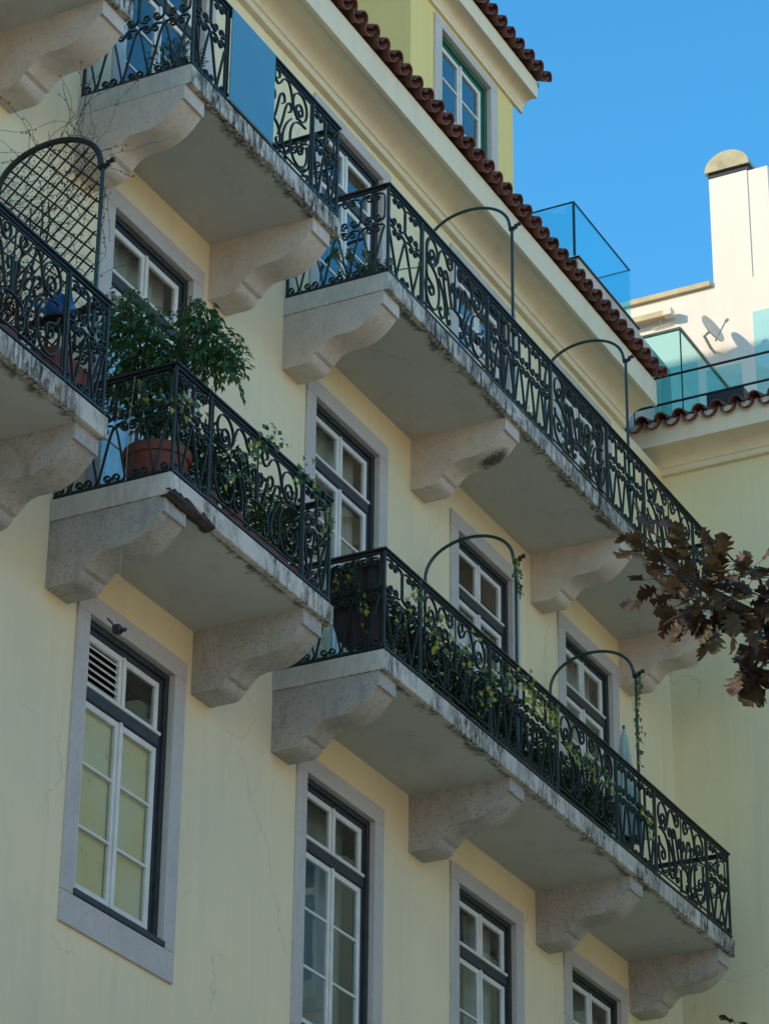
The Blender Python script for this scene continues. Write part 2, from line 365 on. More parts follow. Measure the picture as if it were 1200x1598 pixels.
# --- windows
def sash_leaf(mb, x0, x1, z0, z1, y, wd=.048, t=.035):
    mb.bbox(x0, x0+wd, y, y+t, z0, z1, .004); mb.bbox(x1-wd, x1, y, y+t, z0, z1, .004)
    mb.bbox(x0+wd, x1-wd, y+.001, y+t-.001, z0, z0+wd, .004); mb.bbox(x0+wd, x1-wd, y+.001, y+t-.001, z1-wd, z1, .004)
def curtain_mesh(mb, x0, x1, z0, z1, y, amp=.02, n=7):
    k = n*6; pr = None
    for i in range(k+1):
        x = x0+(x1-x0)*i/k; yy = y+amp*math.sin(i/6*2*PI*1.0)+amp*.5*math.sin(i*.9)
        a = (x, yy, z0); b = (x, yy+.01*math.sin(i), z1)
        if pr: mb.quad(pr[0], a, b, pr[1], True)
        pr = (a, b)
def window(x, zb, zt, style, parent=B, y0=0, ow=OW, sill=False, frame='darkframe', transom=True, lintel_extra=0, bars=3, panel=0):
    fw = .085
    mb = MB()
    # dark outer frame in two steps
    for (o, d, ya, yb) in ((0, fw*.55, .035, .11), (fw*.55, fw, .058, .11)):
        mb.box(x+o, x+d, y0+ya, y0+yb, zb+.0, zt-o); mb.box(x+ow-d, x+ow-o, y0+ya, y0+yb, zb, zt-o)
        mb.box(x+d, x+ow-d, y0+ya+.001, y0+yb, zt-d, zt-o)
    zl = zt-.595 if transom else zt-fw
    if transom:
        mb.bbox(x+fw, x+ow-fw, y0+.045, y0+.11, zt-.595, zt-.505, .006)
    mb.box(x+fw, x+ow-fw, y0+.04, y0+.11, zb, zb+.05)
    if sill: mb.bbox(x-.015, x+ow+.015, y0-.03, y0+.05, zb-.045, zb+.001, .006)
    wdw = obj('window', mb, M[frame], parent)
    if style == 'A1': wdw['label'] = 'window with a louvred transom and yellowed blinds'
    # stone surround
    zlo = zb-.27 if sill else zb
    for xa, xb in ((x-SW, x+.004), (x+ow-.004, x+ow+SW)):
        m2 = MB(); m2.bbox(xa, xb, y0-.022, y0+.034, zlo if not sill else zb-.045, zt-.003, .004); obj('stone_jamb', m2, M['surround'], wdw)
    m2 = MB(); m2.bbox(x-SW, x+ow+SW, y0-.023, y0+.0335, zt-.002, zt+SW+lintel_extra, .004); obj('stone_lintel', m2, M['surround'], wdw)
    if sill:
        m2 = MB(); m2.bbox(x-SW, x+ow+SW, y0-.022, y0+.03, zlo, zb-.047, .004); obj('stone_sill', m2, M['surround'], wdw)
    xm = x+ow/2; xs = ((x+fw, xm), (xm, x+ow-fw)); ys = y0+.062
    if transom:
        for i, (a, b) in enumerate(xs):
            m2 = MB(); sash_leaf(m2, a+.002, b-.002, zt-.50, zt-fw-.004, ys)
            if i == 1: m2.bbox(a-.014, a+.014, ys-.014, ys-.001, zt-.50, zt-fw-.006, .003)
            s = obj('sash', m2, M['sash'], wdw)
            if style == 'A1' and i == 0:
                # open louvre in the left transom
                for k in range(6):
                    m3 = MB(); zz = zt-.46+k*.055
                    m3.prism([(ys-.005,zz),(ys+.045,zz+.048),(ys+.052,zz+.042),(ys+.002,zz-.007)], 'x', a+.052, b-.052); obj('louvre_slat', m3, M['sash'], wdw)
            else:
                m3 = MB(); m3.box(a+.04, b-.04, ys+.014, ys+.018, zt-.465, zt-.12); obj('pane', m3, M['glass'], wdw)
        m2 = MB(); m2.bbox(x+fw-.006, x+ow-fw+.006, ys-.03, ys-.001, zt-.508, zt-.482, .004); obj('drip_rail', m2, M['sash'], wdw)
    zl2 = zb+.055
    for i, (a, b) in enumerate(xs):
        m2 = MB(); sash_leaf(m2, a+.002, b-.002, zl2, zl-.004, ys)
        if i == 1: m2.bbox(a-.016, a+.016, ys-.016, ys-.001, zl2, zl-.002, .003)
        zp = zl2+panel
        if panel: m2.box(a+.045, b-.045, ys+.01, ys+.022, zl2+.03, zp); m2.bbox(a+.045, b-.045, ys+.001, ys+.034, zp-.02, zp+.02, .003)
        for k in range(1, bars):
            zz = zp+(zl-zp)*k/bars; m2.bbox(a+.045, b-.045, ys+.004, ys+.03, zz-.011, zz+.011, .003)
        obj('sash', m2, M['sash'], wdw)
        for k in range(bars):
            za = zp+(zl-zp)*k/bars; zc = zp+(zl-zp)*(k+1)/bars
            m3 = MB(); m3.box(a+.04, b-.04, ys+.014, ys+.018, za+.011+(.03 if k == 0 else 0), zc-.011-(.03 if k == bars-1 else 0)); obj('pane', m3, M['glass'], wdw)
    # the room behind
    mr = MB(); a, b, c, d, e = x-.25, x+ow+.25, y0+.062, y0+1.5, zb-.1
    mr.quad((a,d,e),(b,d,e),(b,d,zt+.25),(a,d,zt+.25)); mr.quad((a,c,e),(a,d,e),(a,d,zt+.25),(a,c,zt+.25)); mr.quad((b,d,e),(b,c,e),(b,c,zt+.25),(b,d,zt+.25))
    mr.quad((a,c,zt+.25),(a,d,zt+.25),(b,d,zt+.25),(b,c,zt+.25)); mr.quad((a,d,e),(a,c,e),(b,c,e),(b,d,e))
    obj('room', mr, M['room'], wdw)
    if style == 'A1':
        for i, (a, b) in enumerate(xs):
            m3 = MB(); m3.box(a+.04, b-.04, ys+.045, ys+.05, zl2+.03, zl-.03); obj('blind', m3, M['film'], wdw)
    elif style == 'pale':
        m3 = MB(); curtain_mesh(m3, x+.06, x+ow-.06, zb+.08, zl, y0+.135, .012, 8); obj('curtain', m3, M['curtainpale'], wdw)
        m3 = MB(); curtain_mesh(m3, x+.05, x+ow-.05, zl+.03, zt-.02, y0+.22, .02, 6); obj('curtain', m3, M['curtain'], wdw)
    elif style == 'grey':
        m3 = MB(); curtain_mesh(m3, x+.05, x+ow-.05, zb+.08, zt-.02, y0+.22, .022, 6); obj('curtain', m3, M['curtain'], wdw)
    elif style == 'dim':
        m3 = MB(); curtain_mesh(m3, x+.05, x+ow-.05, zb+.08, zt-.02, y0+.26, .012, 5); obj('curtain', m3, M['dimcurtain'], wdw)
    elif style == 'half':
        m3 = MB(); curtain_mesh(m3, x+ow*.5, x+ow-.05, zb+.08, zt-.05, y0+.22, .022, 4); obj('curtain', m3, M['curtain'], wdw)
    return wdw
for c, x in COLS.items():
    window(x, 8.60, 10.64, {'A': 'A1', 'C': 'half', 'B': 'dim', 'D': 'dim'}.get(c, 'dark'), sill=True)
    window(x, Z2+ST+.02, 14.03, {'A': 'pale', 'B': 'grey', 'D': 'grey'}.get(c, 'dark'), bars=4, panel=.4)
    window(x, Z3+ST+.02, 16.90, {'C': 'half', 'D': 'half'}.get(c, 'dark'), bars=3, panel=.35, lintel_extra=-.03)

# --- corbels, slabs, railings
PROF = [(0,0),(-.93,0),(-.93,-.122),(-.905,-.122),(-.885,-.150),(-.850,-.190),(-.800,-.238),(-.740,-.277),(-.680,-.303),(-.620,-.315),(-.550,-.314),(-.480,-.315),(-.430,-.328),(-.391,-.350),(-.358,-.384),(-.330,-.420),(-.295,-.432),(-.288,-.455),(-.272,-.480),(-.245,-.500),(-.205,-.508),(0,-.508)]
BW = .282
def corbel_mesh():
    mb = MB(); n = 14
    xs = [BW*i/n for i in range(n+1)]
    m = len(PROF)
    pts = [(y, z) for y, z in PROF]
    for x in xs:
        for (y, z) in pts: mb.v.append((x, y, z))
    for i in range(n):
        for j in range(1, m-1): mb.face((i*m+j, i*m+j+1, (i+1)*m+j+1, (i+1)*m+j), True)
    mb.face(tuple(range(m))); mb.face(tuple(n*m+k for k in range(m-1, -1, -1)))
    mb.face((0, n*m, n*m+1, 1))
    me = mb.mesh('corbel'); me.set_sharp_from_angle(angle=math.radians(30)); return me
CORB = {k: corbel_mesh() for k in ('corbel', 'corbel_up')}
for k in CORB: setmat(CORB[k], M[k])
def slab_mesh(mb, x0, x1, z, seed, bite=None):
    # slab with a slightly worn lower front edge
    n = int((x1-x0)/.05); r = random.Random(seed); rows = []
    for i in range(n+1):
        x = x0+(x1-x0)*i/n
        e = .002*noise.noise((x*9, seed, 0))
        c = .005+.010*max(0, noise.noise((x*4, seed*3, 2))-.25)
        if bite and bite[0] < x < bite[1]: c += .05*math.sin((x-bite[0])/(bite[1]-bite[0])*PI)**.6*(.8+.4*noise.noise((x*30,1,1)))
        rows.append([(x,0,z),(x,-.978+c,z),(x,-.981+e*.3,z+c),(x,-.981,z+ST-.008),(x,-.973,z+ST),(x,0,z+ST)])
    b = len(mb.v)
    for rw in rows: mb.v += rw
    for i in range(n):
        for j in range(6): mb.face((b+i*6+j, b+(i+1)*6+j, b+(i+1)*6+(j+1)%6, b+i*6+(j+1)%6))
    mb.face(tuple(b+j for j in range(5, -1, -1))); mb.face(tuple(b+n*6+j for j in range(6)))
# scroll pieces
def catmull(P, n=5):
    out = []
    Q = [tuple(2*a-b for a, b in zip(P[0], P[1]))] + list(P) + [tuple(2*a-b for a, b in zip(P[-1], P[-2]))]
    for i in range(1, len(Q)-2):
        for k in range(n):
            t = k/n; t2 = t*t; t3 = t2*t
            out.append(tuple(.5*((2*Q[i][d])+(-Q[i-1][d]+Q[i+1][d])*t+(2*Q[i-1][d]-5*Q[i][d]+4*Q[i+1][d]-Q[i+2][d])*t2+(-Q[i-1][d]+3*Q[i][d]-3*Q[i+1][d]+Q[i+2][d])*t3) for d in range(len(P[0]))))
    out.append(tuple(P[-1])); return out
def spiral(c, r0, a0, turns, sign, n=22, r1=.28):
    # from the outside in
    return [(c[0]+r0*(1-(1-r1)*i/n)*math.cos(a0+sign*2*PI*turns*i/n), c[1]+r0*(1-(1-r1)*i/n)*math.sin(a0+sign*2*PI*turns*i/n)) for i in range(n+1)]
HR = .88                                   # rail height above slab
HB, HT = .045, .845                        # clear band for the scrolls
_cache = {}
def bay_meshes(u):
    key = round(u, 3)
    if key in _cache: return _cache[key]
    h = HT-HB; sx = min(.040, u*.165); r = min(.036, u*.155)
    # slanted scroll: spiral under node, vertex at u/2, strut up to u, spiral over the top
    zb = r+.002; zt = .535*h
    p = spiral((u-sx-.002, zb), r, -PI/2, 1.25, 1)[::-1]          # bottom spiral on the strut's own side
    p = p + catmull([(u-sx-.002-.004, .0), (u/2+.022, .006), (u/2+.008, .034), (u/2+.018, .085), (u-.032, .46*h), (u-.009, zt+.018), (u/2+sx+.012, zt+r+.004)], 5)[1:]
    p = p + spiral((u/2+sx, zt), r, PI/2, 1.25, 1)[1:]
    a = MB(); a.strap([(x, z+HB) for x, z in p], .0098, .020); me1 = a.mesh('slanted_scroll'); setmat(me1, M['iron'])
    za, zc = .665*h, .925*h
    q = spiral((u/2-sx, za), r, -PI/2, 1.25, -1)[::-1]
    q = q + catmull([(u/2-sx-.006, za-r-.001), (.014, za-.012), (.0055, za+.045), (.0055, zc-.045), (.014, zc+.012), (u/2-sx-.006, zc+r+.001)], 5)[1:]
    q = q + spiral((u/2-sx, zc), r, PI/2, 1.25, -1)[1:]
    b = MB(); b.strap([(x, z+HB) for x, z in q], .0098, .020); me2 = b.mesh('upright_scroll'); setmat(me2, M['iron'])
    _cache[key] = (me1, me2); return _cache[key]
LYRE = [
 [(.735,.735),(.70,.715),(.735,.685),(.79,.695),(.81,.74),(.77,.79),(.69,.785),(.645,.72),(.675,.655),(.77,.635),(.87,.68),(.915,.77),(.89,.855),(.80,.915),(.68,.905),(.59,.845),(.565,.765),(.60,.685),(.69,.62)],
 [(.898,.615),(.74,.605),(.60,.545),(.52,.42),(.53,.27),(.62,.165),(.78,.145),(.90,.22),(.945,.335),(.925,.43)],
 [(.925,.51),(.88,.445),(.78,.415),(.70,.385),(.685,.325),(.74,.285),(.81,.30),(.825,.35),(.785,.375),(.755,.35)],
 [(.53,.56),(.41,.45),(.335,.32),(.33,.21),(.40,.15),(.49,.175),(.505,.23),(.465,.255),(.43,.23)],
 [(.57,.71),(.51,.84),(.43,.915),(.315,.89),(.225,.80),(.145,.79),(.095,.85),(.125,.92),(.20,.915),(.22,.865),(.18,.845)],
 [(.46,.60),(.515,.625),(.52,.685),(.455,.695),(.39,.62),(.325,.47),(.255,.33),(.215,.255)],
 [(.30,.62),(.35,.655),(.345,.715),(.285,.725),(.235,.67),(.19,.56),(.14,.44),(.105,.385)],
 [(.075,.56),(.11,.60),(.105,.655),(.06,.675),(.03,.62),(.018,.50),(.014,.39)],
]
def lyre_meshes(w):
    key = ('w', round(w, 3))
    if key in _cache: return _cache[key]
    out = []
    for c in LYRE:
        a = MB(); a.strap([(x*w/2, z*HR) for x, z in catmull(c, 6)], .0106, .020); me = a.mesh('lyre_scroll'); setmat(me, M['iron']); out.append(me)
    half = [(.19,.215),(.165,.185),(.20,.15),(.25,.17),(.268,.225),(.245,.30),(.165,.362),(.0,.385)]
    arch = half + [(-x, z) for x, z in half[-2::-1]]
    a = MB(); a.strap([(x*w/2, z*HR) for x, z in catmull(arch, 6)], .0106, .020); me = a.mesh('lyre_arch'); setmat(me, M['iron'])
    _cache[key] = (out, me); return _cache[key]
post_me = {}
def box_mesh(name, sx, sy, sz, m):
    key = (name, round(sx,3), round(sy,3), round(sz,3))
    if key not in post_me:
        a = MB(); a.bbox(-sx/2, sx/2, -sy/2, sy/2, 0, sz, .003); me = a.mesh(name); setmat(me, m); post_me[key] = me
    return post_me[key]
def rail_run(bal, p0, rotz, segs, zs, first_post=True, last_post=True):
    # segs: list of (start, end, kind) measured along the run from p0; local +X is the run
    ca, sa = math.cos(rotz), math.sin(rotz)
    def W(s, z=0, off=0): return (p0[0]+ca*s-sa*off, p0[1]+sa*s+ca*off, zs+z)
    rz = (0, 0, rotz)
    s0, s1 = segs[0][0], segs[-1][1]
    a = MB(); a.bbox(s0-.025, s1+.025, -.028, .028, HR-.012, HR+.008, .004); a.box(s0, s1, -.011, .011, HR-.034, HR-.0125)
    me = a.mesh('handrail', (0,0,0)); setmat(me, M['rail']); link('handrail', me, bal, W(0), rz)
    a = MB(); a.bbox(s0-.012, s1+.012, -.017, .017, .022, .044, .003); me = a.mesh('bottom_rail'); setmat(me, M['rail']); link('bottom_rail', me, bal, W(0), rz)
    posts = sorted({round(s[0],3) for s in segs} | {round(s[1],3) for s in segs})
    if not first_post: posts = posts[1:]
    if not last_post: posts = posts[:-1]
    for s in posts: link('post', box_mesh('post', .024, .024, HR-.014, M['iron']), bal, W(s), rz)
    for a0, a1, kind in segs:
        if kind == 'lyre':
            a0 += .012; a1 -= .012; wv = a1-a0; mid = (a0+a1)/2; ms, arch = lyre_meshes(wv-.07)
            for me in ms:
                link('lyre_scroll', me, bal, W(mid), rz); link('lyre_scroll', me, bal, W(mid), rz, (-1,1,1))
            link('lyre_arch', arch, bal, W(mid), rz)
            link('centre_bar', box_mesh('centre_bar', .010, .014, .51*HR, M['iron']), bal, W(mid, .42*HR), rz)
            f = MB(); f.box(a0+.001, a1-.001, -.007, .007, .935*HR, .947*HR); f.box(a0+.001, a1-.001, -.007, .007, .105*HR, .117*HR)
            f.box(a0+.018, a0+.027, -.007, .007, .117*HR, .935*HR); f.box(a1-.027, a1-.018, -.007, .007, .117*HR, .935*HR)
            f.box(a0+.018, a0+.027, -.007, .007, .045, .105*HR); f.box(a1-.027, a1-.018, -.007, .007, .045, .105*HR)
            me = f.mesh('lyre_frame'); setmat(me, M['iron']); link('lyre_frame', me, bal, W(0), rz)
        else:
            n = kind; u = (a1-a0)/n; m1, m2 = bay_meshes(u)
            for k in range(n):
                x = a0+k*u
                link('slanted_scroll', m1, bal, W(x), rz); link('slanted_scroll', m1, bal, W(x+u), rz, (-1,1,1))
                link('upright_scroll', m2, bal, W(x), rz); link('upright_scroll', m2, bal, W(x+u), rz, (-1,1,1))
def balcony(x0, x1, zb, corbels, marks, kinds, mat_slab, mat_corb, seed, left=True, right=True, bite=None, name_label=None):
    mb = MB(); slab_mesh(mb, x0, x1, zb, seed, bite)
    bal = obj('balcony', mb, M[mat_slab], B); 
    if name_label: bal['label'] = name_label
    mu = MB(); mu.quad((x0+.02,-.002,zb-.0025),(x0+.02,-.93,zb-.0025),(x1-.02,-.93,zb-.0025),(x1-.02,-.002,zb-.0025)); obj('soffit', mu, M['soffit'], bal)
    for cx in corbels: link('corbel', CORB[mat_corb], bal, (cx, 0, zb-.001))
    zs = zb+ST
    segs = [(marks[i]-marks[0], marks[i+1]-marks[0], kinds[i]) for i in range(len(marks)-1)]
    rail_run(bal, (marks[0], -.95), 0, segs, zs)
    if left: rail_run(bal, (marks[0], -.012), -PI/2, [(0, .938-.028, 4)], zs, True, False)
    if right: rail_run(bal, (marks[-1], -.012), -PI/2, [(0, .938-.028, 4)], zs, True, False)
    return bal
LM = [18.44, 19.05, 20.35, 21.68, 22.99, 23.87, 25.17, 25.725]; LK = [2, 'lyre', 6, 'lyre', 4, 'lyre', 2]
SM = [15.27, 15.75, 17.12, 17.535]; SK = [2, 'lyre', 2]
QM = [9.8, 10.6, 12.0, 12.62, 13.90, 14.375]; QK = [3, 'lyre', 2, 'lyre', 2]
bU = balcony(18.40, 25.755, Z3, (18.408, 20.753, 23.291, 25.424), LM, LK, 'slab_hi', 'corbel_up', 1, name_label='long upper balcony with black lichen along its slab edge')
bS = balcony(15.225, 17.565, Z3, (15.228, 17.198), SM, SK, 'slab_hi', 'corbel_up', 2, name_label='short upper balcony with the blank blue board')
bL = balcony(18.40, 25.755, Z2, (18.413, 20.761, 23.297, 25.439), LM, LK, 'slab_lo', 'corbel', 3, name_label='long lower balcony with ivy on its railing')
bP = balcony(15.225, 17.565, Z2, (15.235, 17.201), SM, SK, 'slab_lo', 'corbel', 4, bite=(15.25, 15.85), name_label='short lower balcony with the ficus pot and a broken slab corner')
bQ = balcony(9.77, 14.405, Z2, (9.9, 12.0, 14.105), QM, QK, 'slab_lo', 'corbel', 5, left=False, name_label='balcony with the lattice arch at the left edge')
bT = balcony(9.77, 14.405, Z3, (9.9, 12.0, 14.105), QM, QK, 'slab_hi', 'corbel_up', 6, left=False, name_label='balcony cut off by the top left corner')
# exposed dark rubble where the slab edge has broken away
mk = MB(); rr0 = random.Random(3); n_ = 16; rows_ = []
for i in range(n_+1):
    t = i/n_; x = 15.20+.62*t; k_ = math.sin(PI*min(1, t*1.25+.12))*.9 if t < .75 else .9*max(0, 1-(t-.75)/.25)
    a_, b_ = .012+.05*k_*rr0.uniform(.6,1.2), .010+.045*k_*rr0.uniform(.6,1.2)
    rows_.append([(x,-.89-.02*rr0.random(),Z2-.012-.012*rr0.random()),(x,-.955,Z2-.010-b_*.5),(x,-.984-.003*rr0.random(),Z2+.0),(x,-.9835,Z2+a_),(x,-.95,Z2+.03)])
for rw in rows_: mk.v += rw
for i in range(n_):
    for j in range(4): mk.face((i*5+j, (i+1)*5+j, (i+1)*5+j+1, i*5+j+1))
obj('broken_edge', mk, M['rubble'], bP)
# arched dividers
def divider(bal, x, zb, lattice=False):
    zs = zb+ST; zt = zb+2.06; a = MB()
    pts = [(x,-.93,zs)] + [(x,-.93,zs+(zt-zs)*k/4) for k in range(1,5)]
    a.tube(pts, .0150, 8)
    a2 = MB()
    arc = [(x,-.915,zt-.01)] + [(x, -.485-.425*math.cos(t), zt+.0+.335*math.sin(t)**.85) for t in [PI*k/24 for k in range(1,24)]] + [(x,-.06,zt-.02),(x,-.06,zt-.5),(x,-.06,zs)]
    a2.tube(arc, .0150 if not lattice else .022, 8)
    d = obj('divider_post', a, M['hoop'], bal)
    obj('divider_arch', a2, M['hoop'] if not lattice else M['iron'], bal)
    f = MB(); f.bbox(x-.02, x+.02, -.955, -.905, zt-.012, zt+.022, .004); f.bbox(x-.012, x+.012, -.985, -.955, zt-.002, zt+.045, .004); f.bbox(x-.012, x+.012, -1.02, -.985, zt+.02, zt+.055, .004)
    obj('divider_clamp', f, M['black'], bal)
    if lattice:
        import itertools
        yc, ry = -.485, .41
        def inside(y, z):
            if not (-.905 < y < -.07) or z < zs+.02: return False
            if z <= zt: return True
            return ((y-yc)/ry)**2+((z-zt)/.32)**2 < 1
        sp = .135
        for sgn in (1, -1):
            k = -30
            while k < 40:
                cst = k*sp; run = None; best = None; pts = []
                for i in range(400):
                    y = -.92+i*.0022; z = zt-.8+cst+sgn*(y-yc)*1.0
                    if inside(y, z): pts.append((y, z))
                if len(pts) > 12:
                    g = MB(); g.tube([(x+.006*sgn,pts[0][0],pts[0][1]),(x+.006*sgn,pts[-1][0],pts[-1][1])], .0070, 5); obj('lattice_bar', g, M['iron'], bal)
                k += 1
for bal, zb in ((bU, Z3), (bL, Z2)):
    divider(bal, 20.93, zb); divider(bal, 23.575, zb)
divider(bQ, 14.232, Z2, True)

# --- main cornice and eave
def cove(y0, z0, y1, z1, n=10):
    # starts vertical at the wall, ends level at the outside
    return [(y0+(y1-y0)*(1-math.cos(PI/2*i/n)), z0+(z1-z0)*math.sin(PI/2*i/n)) for i in range(n+1)]
def cornice_profile(z): # in (outward distance, z); z = underside at the wall
    return [(0,z),(.055,z),(.06,z+.012),(.06,z+.065),(.075,z+.07)] + cove(.08, z+.075, .345, z+.215) + [(.355,z+.215),(.36,z+.18),(.40,z+.18),(.402,z+.47),(0,z+.47)]
mb = MB(); mb.prism([(-d, z) for d, z in cornice_profile(17.105)], 'x', XL, 25.715); obj('cornice', mb, M['cream'], B)
# roof deck and tiles
SL = math.atan(.38)
def half_tile(r0, r1, L, up, th=.012, n=8):
    a = MB(); rows = []
    for (r, y) in ((r0, 0), (r1, L)):
        for rr in (r, r-th):
            for i in range(n+1):
                t = PI*i/n; z = rr*math.sin(t)
                a.v.append((rr*math.cos(t), y, z if up else -z))
    m = n+1
    for i in range(n):
        a.face((i, i+1, 2*m+i+1, 2*m+i), True); a.face((m+i+1, m+i, 3*m+i, 3*m+i+1), True); a.face((i+1, i, m+i, m+i+1)); a.face((2*m+i, 2*m+i+1, 3*m+i+1, 3*m+i))
    for e in (0, n): a.face((e, m+e, 3*m+e, 2*m+e))
    return a
PT = .2155
cover_me = half_tile(.080, .068, .44, True).mesh('tile'); setmat(cover_me, M['tile'])
pan_me = half_tile(.088, .078, .44, False).mesh('tile'); setmat(pan_me, M['tile'])
def tile_roof(parent, p0, dirv, n, rows, label=None, deck_len=3.5, slope=SL, field=True):
    # p0: first point on the eave line at the tile front; dirv: 0 = eave along +x rising to +y, 1 = eave along -y rising to +x
    rotz = 0 if dirv == 0 else -PI/2
    ca, sa = math.cos(rotz), math.sin(rotz)
    def W(s, t, dz=0): return (p0[0]+ca*s-sa*t*math.cos(slope), p0[1]+sa*s+ca*t*math.cos(slope), p0[2]+t*math.sin(slope)+dz)
    a = MB(); L = deck_len
    q = [W(-.1,.12,-.03), W(n*PT+.0,.12,-.03), W(n*PT,L,-.03), W(-.1,L,-.03)]; a.quad(*q); a.quad(*[(x,y,z-.03) for x,y,z in q[::-1]])
    roof = obj('roof', a, M['tile_grey'], parent)
    if label: roof['label'] = label
    rr = random.Random(n)
    for k in range(n):
        s = (k+.5)*PT
        for me, off, dz in ((pan_me, 0, .062), (cover_me, PT/2, .066)):
            o = link('tile', me, roof, W(s+off+rr.uniform(-.006,.006), rr.uniform(-.012,.012)-(0 if me is pan_me else -.02), dz+rr.uniform(-.004,.004)), (slope+rr.uniform(-.02,.02), rr.uniform(-.05,.05), rotz+rr.uniform(-.02,.02)))
    if field and rows > 1:
        f = MB()
        Rz = Matrix.Rotation(rotz, 4, 'Z')
        base = {True: half_tile(.080,.068,.44,True), False: half_tile(.088,.078,.44,False)}
        for r in range(1, rows):
            for k in range(n):
                for up, off, dz in ((False,0,.062),(True,PT/2,.066)):
                    Tm = Matrix.Translation(W((k+.5)*PT+off+rr.uniform(-.005,.005), r*.37, dz+.012)) @ Matrix.Rotation(rotz,4,'Z') @ Matrix.Rotation(slope,4,'X')
                    b = base[up]; n0 = len(f.v); f.v += [tuple(Tm @ Vector(v)) for v in b.v]
                    for fc, s in zip(b.f, b.sm): f.face(tuple(n0+i for i in fc), s)
        tag(obj('tile_field', f, M['tile'], roof), kind='stuff')
    return roof
nt_ = int((25.72-6.0)/PT)
tile_roof(B, (25.735-nt_*PT, -.50, 17.595), 0, nt_, 4, deck_len=3.4)
# unseen block added behind the eave to shade the dormer side and white house
mb = MB(); mb.box(5.0, 21.0, 3.0, 12.5, 17.11, 25.6); obj('added_shade_block', mb, M['whitewall'], B)

# --- dormer
DY, DX0, DX1 = .20, 21.085, 23.455
mb = MB(); wx = 21.74; wall_grid(mb, DX0, DX1, 17.3, 20.0, [(wx, wx+1.146, 18.1, 19.75)], DY, .06)
mb.quad((DX0,3.0,17.3),(DX0,DY,17.3),(DX0,DY,20.0),(DX0,3.0,20.0)); mb.quad((DX1,DY,17.3),(DX1,3.0,17.3),(DX1,3.0,20.0),(DX1,DY,20.0))
dorm = obj('dormer', mb, M['dormer'], B)
window(wx, 18.1, 19.75, 'dark', dorm.parent, DY, 1.146, frame='greenframe', transom=False, bars=4, lintel_extra=-.055)
def small_profile(z): return [(0,z),(.03,z),(.035,z+.05)] + cove(.04, z+.055, .165, z+.15, 8) + [(.17,z+.15),(.172,z+.135),(.20,z+.135),(.202,z+.34),(0,z+.34)]
dz0 = 19.905
mb = MB(); mb.prism([(DY-.001-d, z) for d, z in small_profile(dz0)], 'x', DX0-.2, DX1+.185); obj('dormer_cornice', mb, M['cream'], dorm)
mb = MB(); mb.prism([(DX1+.001+d, z) for d, z in small_profile(dz0)], 'y', DY, 3.0); obj('dormer_cornice', mb, M['cream'], dorm)
mb = MB(); mb.prism([(DX0-.001-d, z) for d, z in small_profile(dz0)][::-1], 'y', DY, 3.0); obj('dormer_cornice', mb, M['cream'], dorm)
nd = 13
tile_roof(B, (DX1+.30-nd*PT-.02, DY-.30, dz0+.36), 0, nd, 3, deck_len=3.0)

# --- terrace wall beside the dormer
mb = MB(); mb.box(25.22, 26.88, .25, .45, 17.3, 19.03); mb.box(25.22, 25.42, .45, 3.0, 17.3, 19.03); tw = obj('terrace_wall', mb, M['dirtywall'], B)
mb = MB(); mb.bbox(25.20, 26.90, .23, .47, 19.031, 19.056, .004); mb.box(25.20, 25.44, .471, 3.0, 19.031, 19.056); obj('coping', mb, M['black'], tw)
mb = MB(); mb.box(26.881, 27.84, .252, .45, 17.3, 19.0); obj('terrace_wall', mb, M['dirtywall'], B)

# ------------------------------------------------------------------ the wing at right angles
Wg = thing('wing_building', 'pale yellow wing wall with a tile eave meeting the balcony facade at right', 'building', (27.5, -4, 0))
mb = MB()
wh = [(-5.15,-4.0,8.6,10.64),(-5.15,-4.0,11.9,14.03),(-8.95,-7.8,8.6,10.64),(-8.95,-7.8,11.9,14.03)]
tmp = MB(); wall_grid(tmp, -9.5, 0, 0, 17.045, wh, 0, .25)
mb = MB(); mb.v = [(XR+y, x, z) for x, y, z in tmp.v]; mb.f = [f[::-1] for f in tmp.f]; mb.sm = tmp.sm
mb.quad((XR,-9.5,0),(XR+8,-9.5,0),(XR+8,-9.5,17.04),(XR,-9.5,17.04)); mb.quad((XR+.26,-9.5,17.04),(XR+8,-9.5,17.04),(XR+8,.25,17.04),(XR+.26,.25,17.04))
obj('wall', mb, M['wing'], Wg)
for (a, b, c, d) in wh:
    m2 = MB()
    for (ya, yb) in ((a-SW, a), (b, b+SW)): m2.bbox(XR-.022, XR+.03, ya, yb, c-SW, d, .004)
    m2.bbox(XR-.023, XR+.03, a-SW, b+SW, d+.001, d+SW, .004); m2.bbox(XR-.023, XR+.03, a-SW, b+SW, c-2*SW, c-SW-.001, .004)
    wd = obj('window', m2, M['surround'], Wg)
    m2 = MB(); m2.box(XR+.06, XR+.1, a, a+.09, c, d); m2.box(XR+.06, XR+.1, b-.09, b, c, d); m2.box(XR+.06, XR+.1, (a+b)/2-.06, (a+b)/2+.06, c, d)
    for zz in (c, (c+d)/2-.02, d-.09): m2.box(XR+.061, XR+.099, a+.09, b-.09, zz, zz+.08)
    obj('sash', m2, M['sash'], wd)
    m2 = MB(); m2.box(XR+.075, XR+.08, a+.02, b-.02, c+.02, d-.02); obj('pane', m2, M['glass'], wd)
    m2 = MB(); m2.box(XR+.4, XR+.42, a-.2, b+.2, c-.2, d+.2); obj('room', m2, M['room'], wd)
mb = MB(); mb.prism([(XR-.001-d, z) for d, z in cornice_profile(17.045)][::-1], 'y', -9.6, .235); obj('cornice', mb, M['cream'], Wg)
nw = 44
tile_roof(Wg, (XR-.50, .24, 17.42), 1, nw, 3, deck_len=2.2, slope=math.atan(.33))

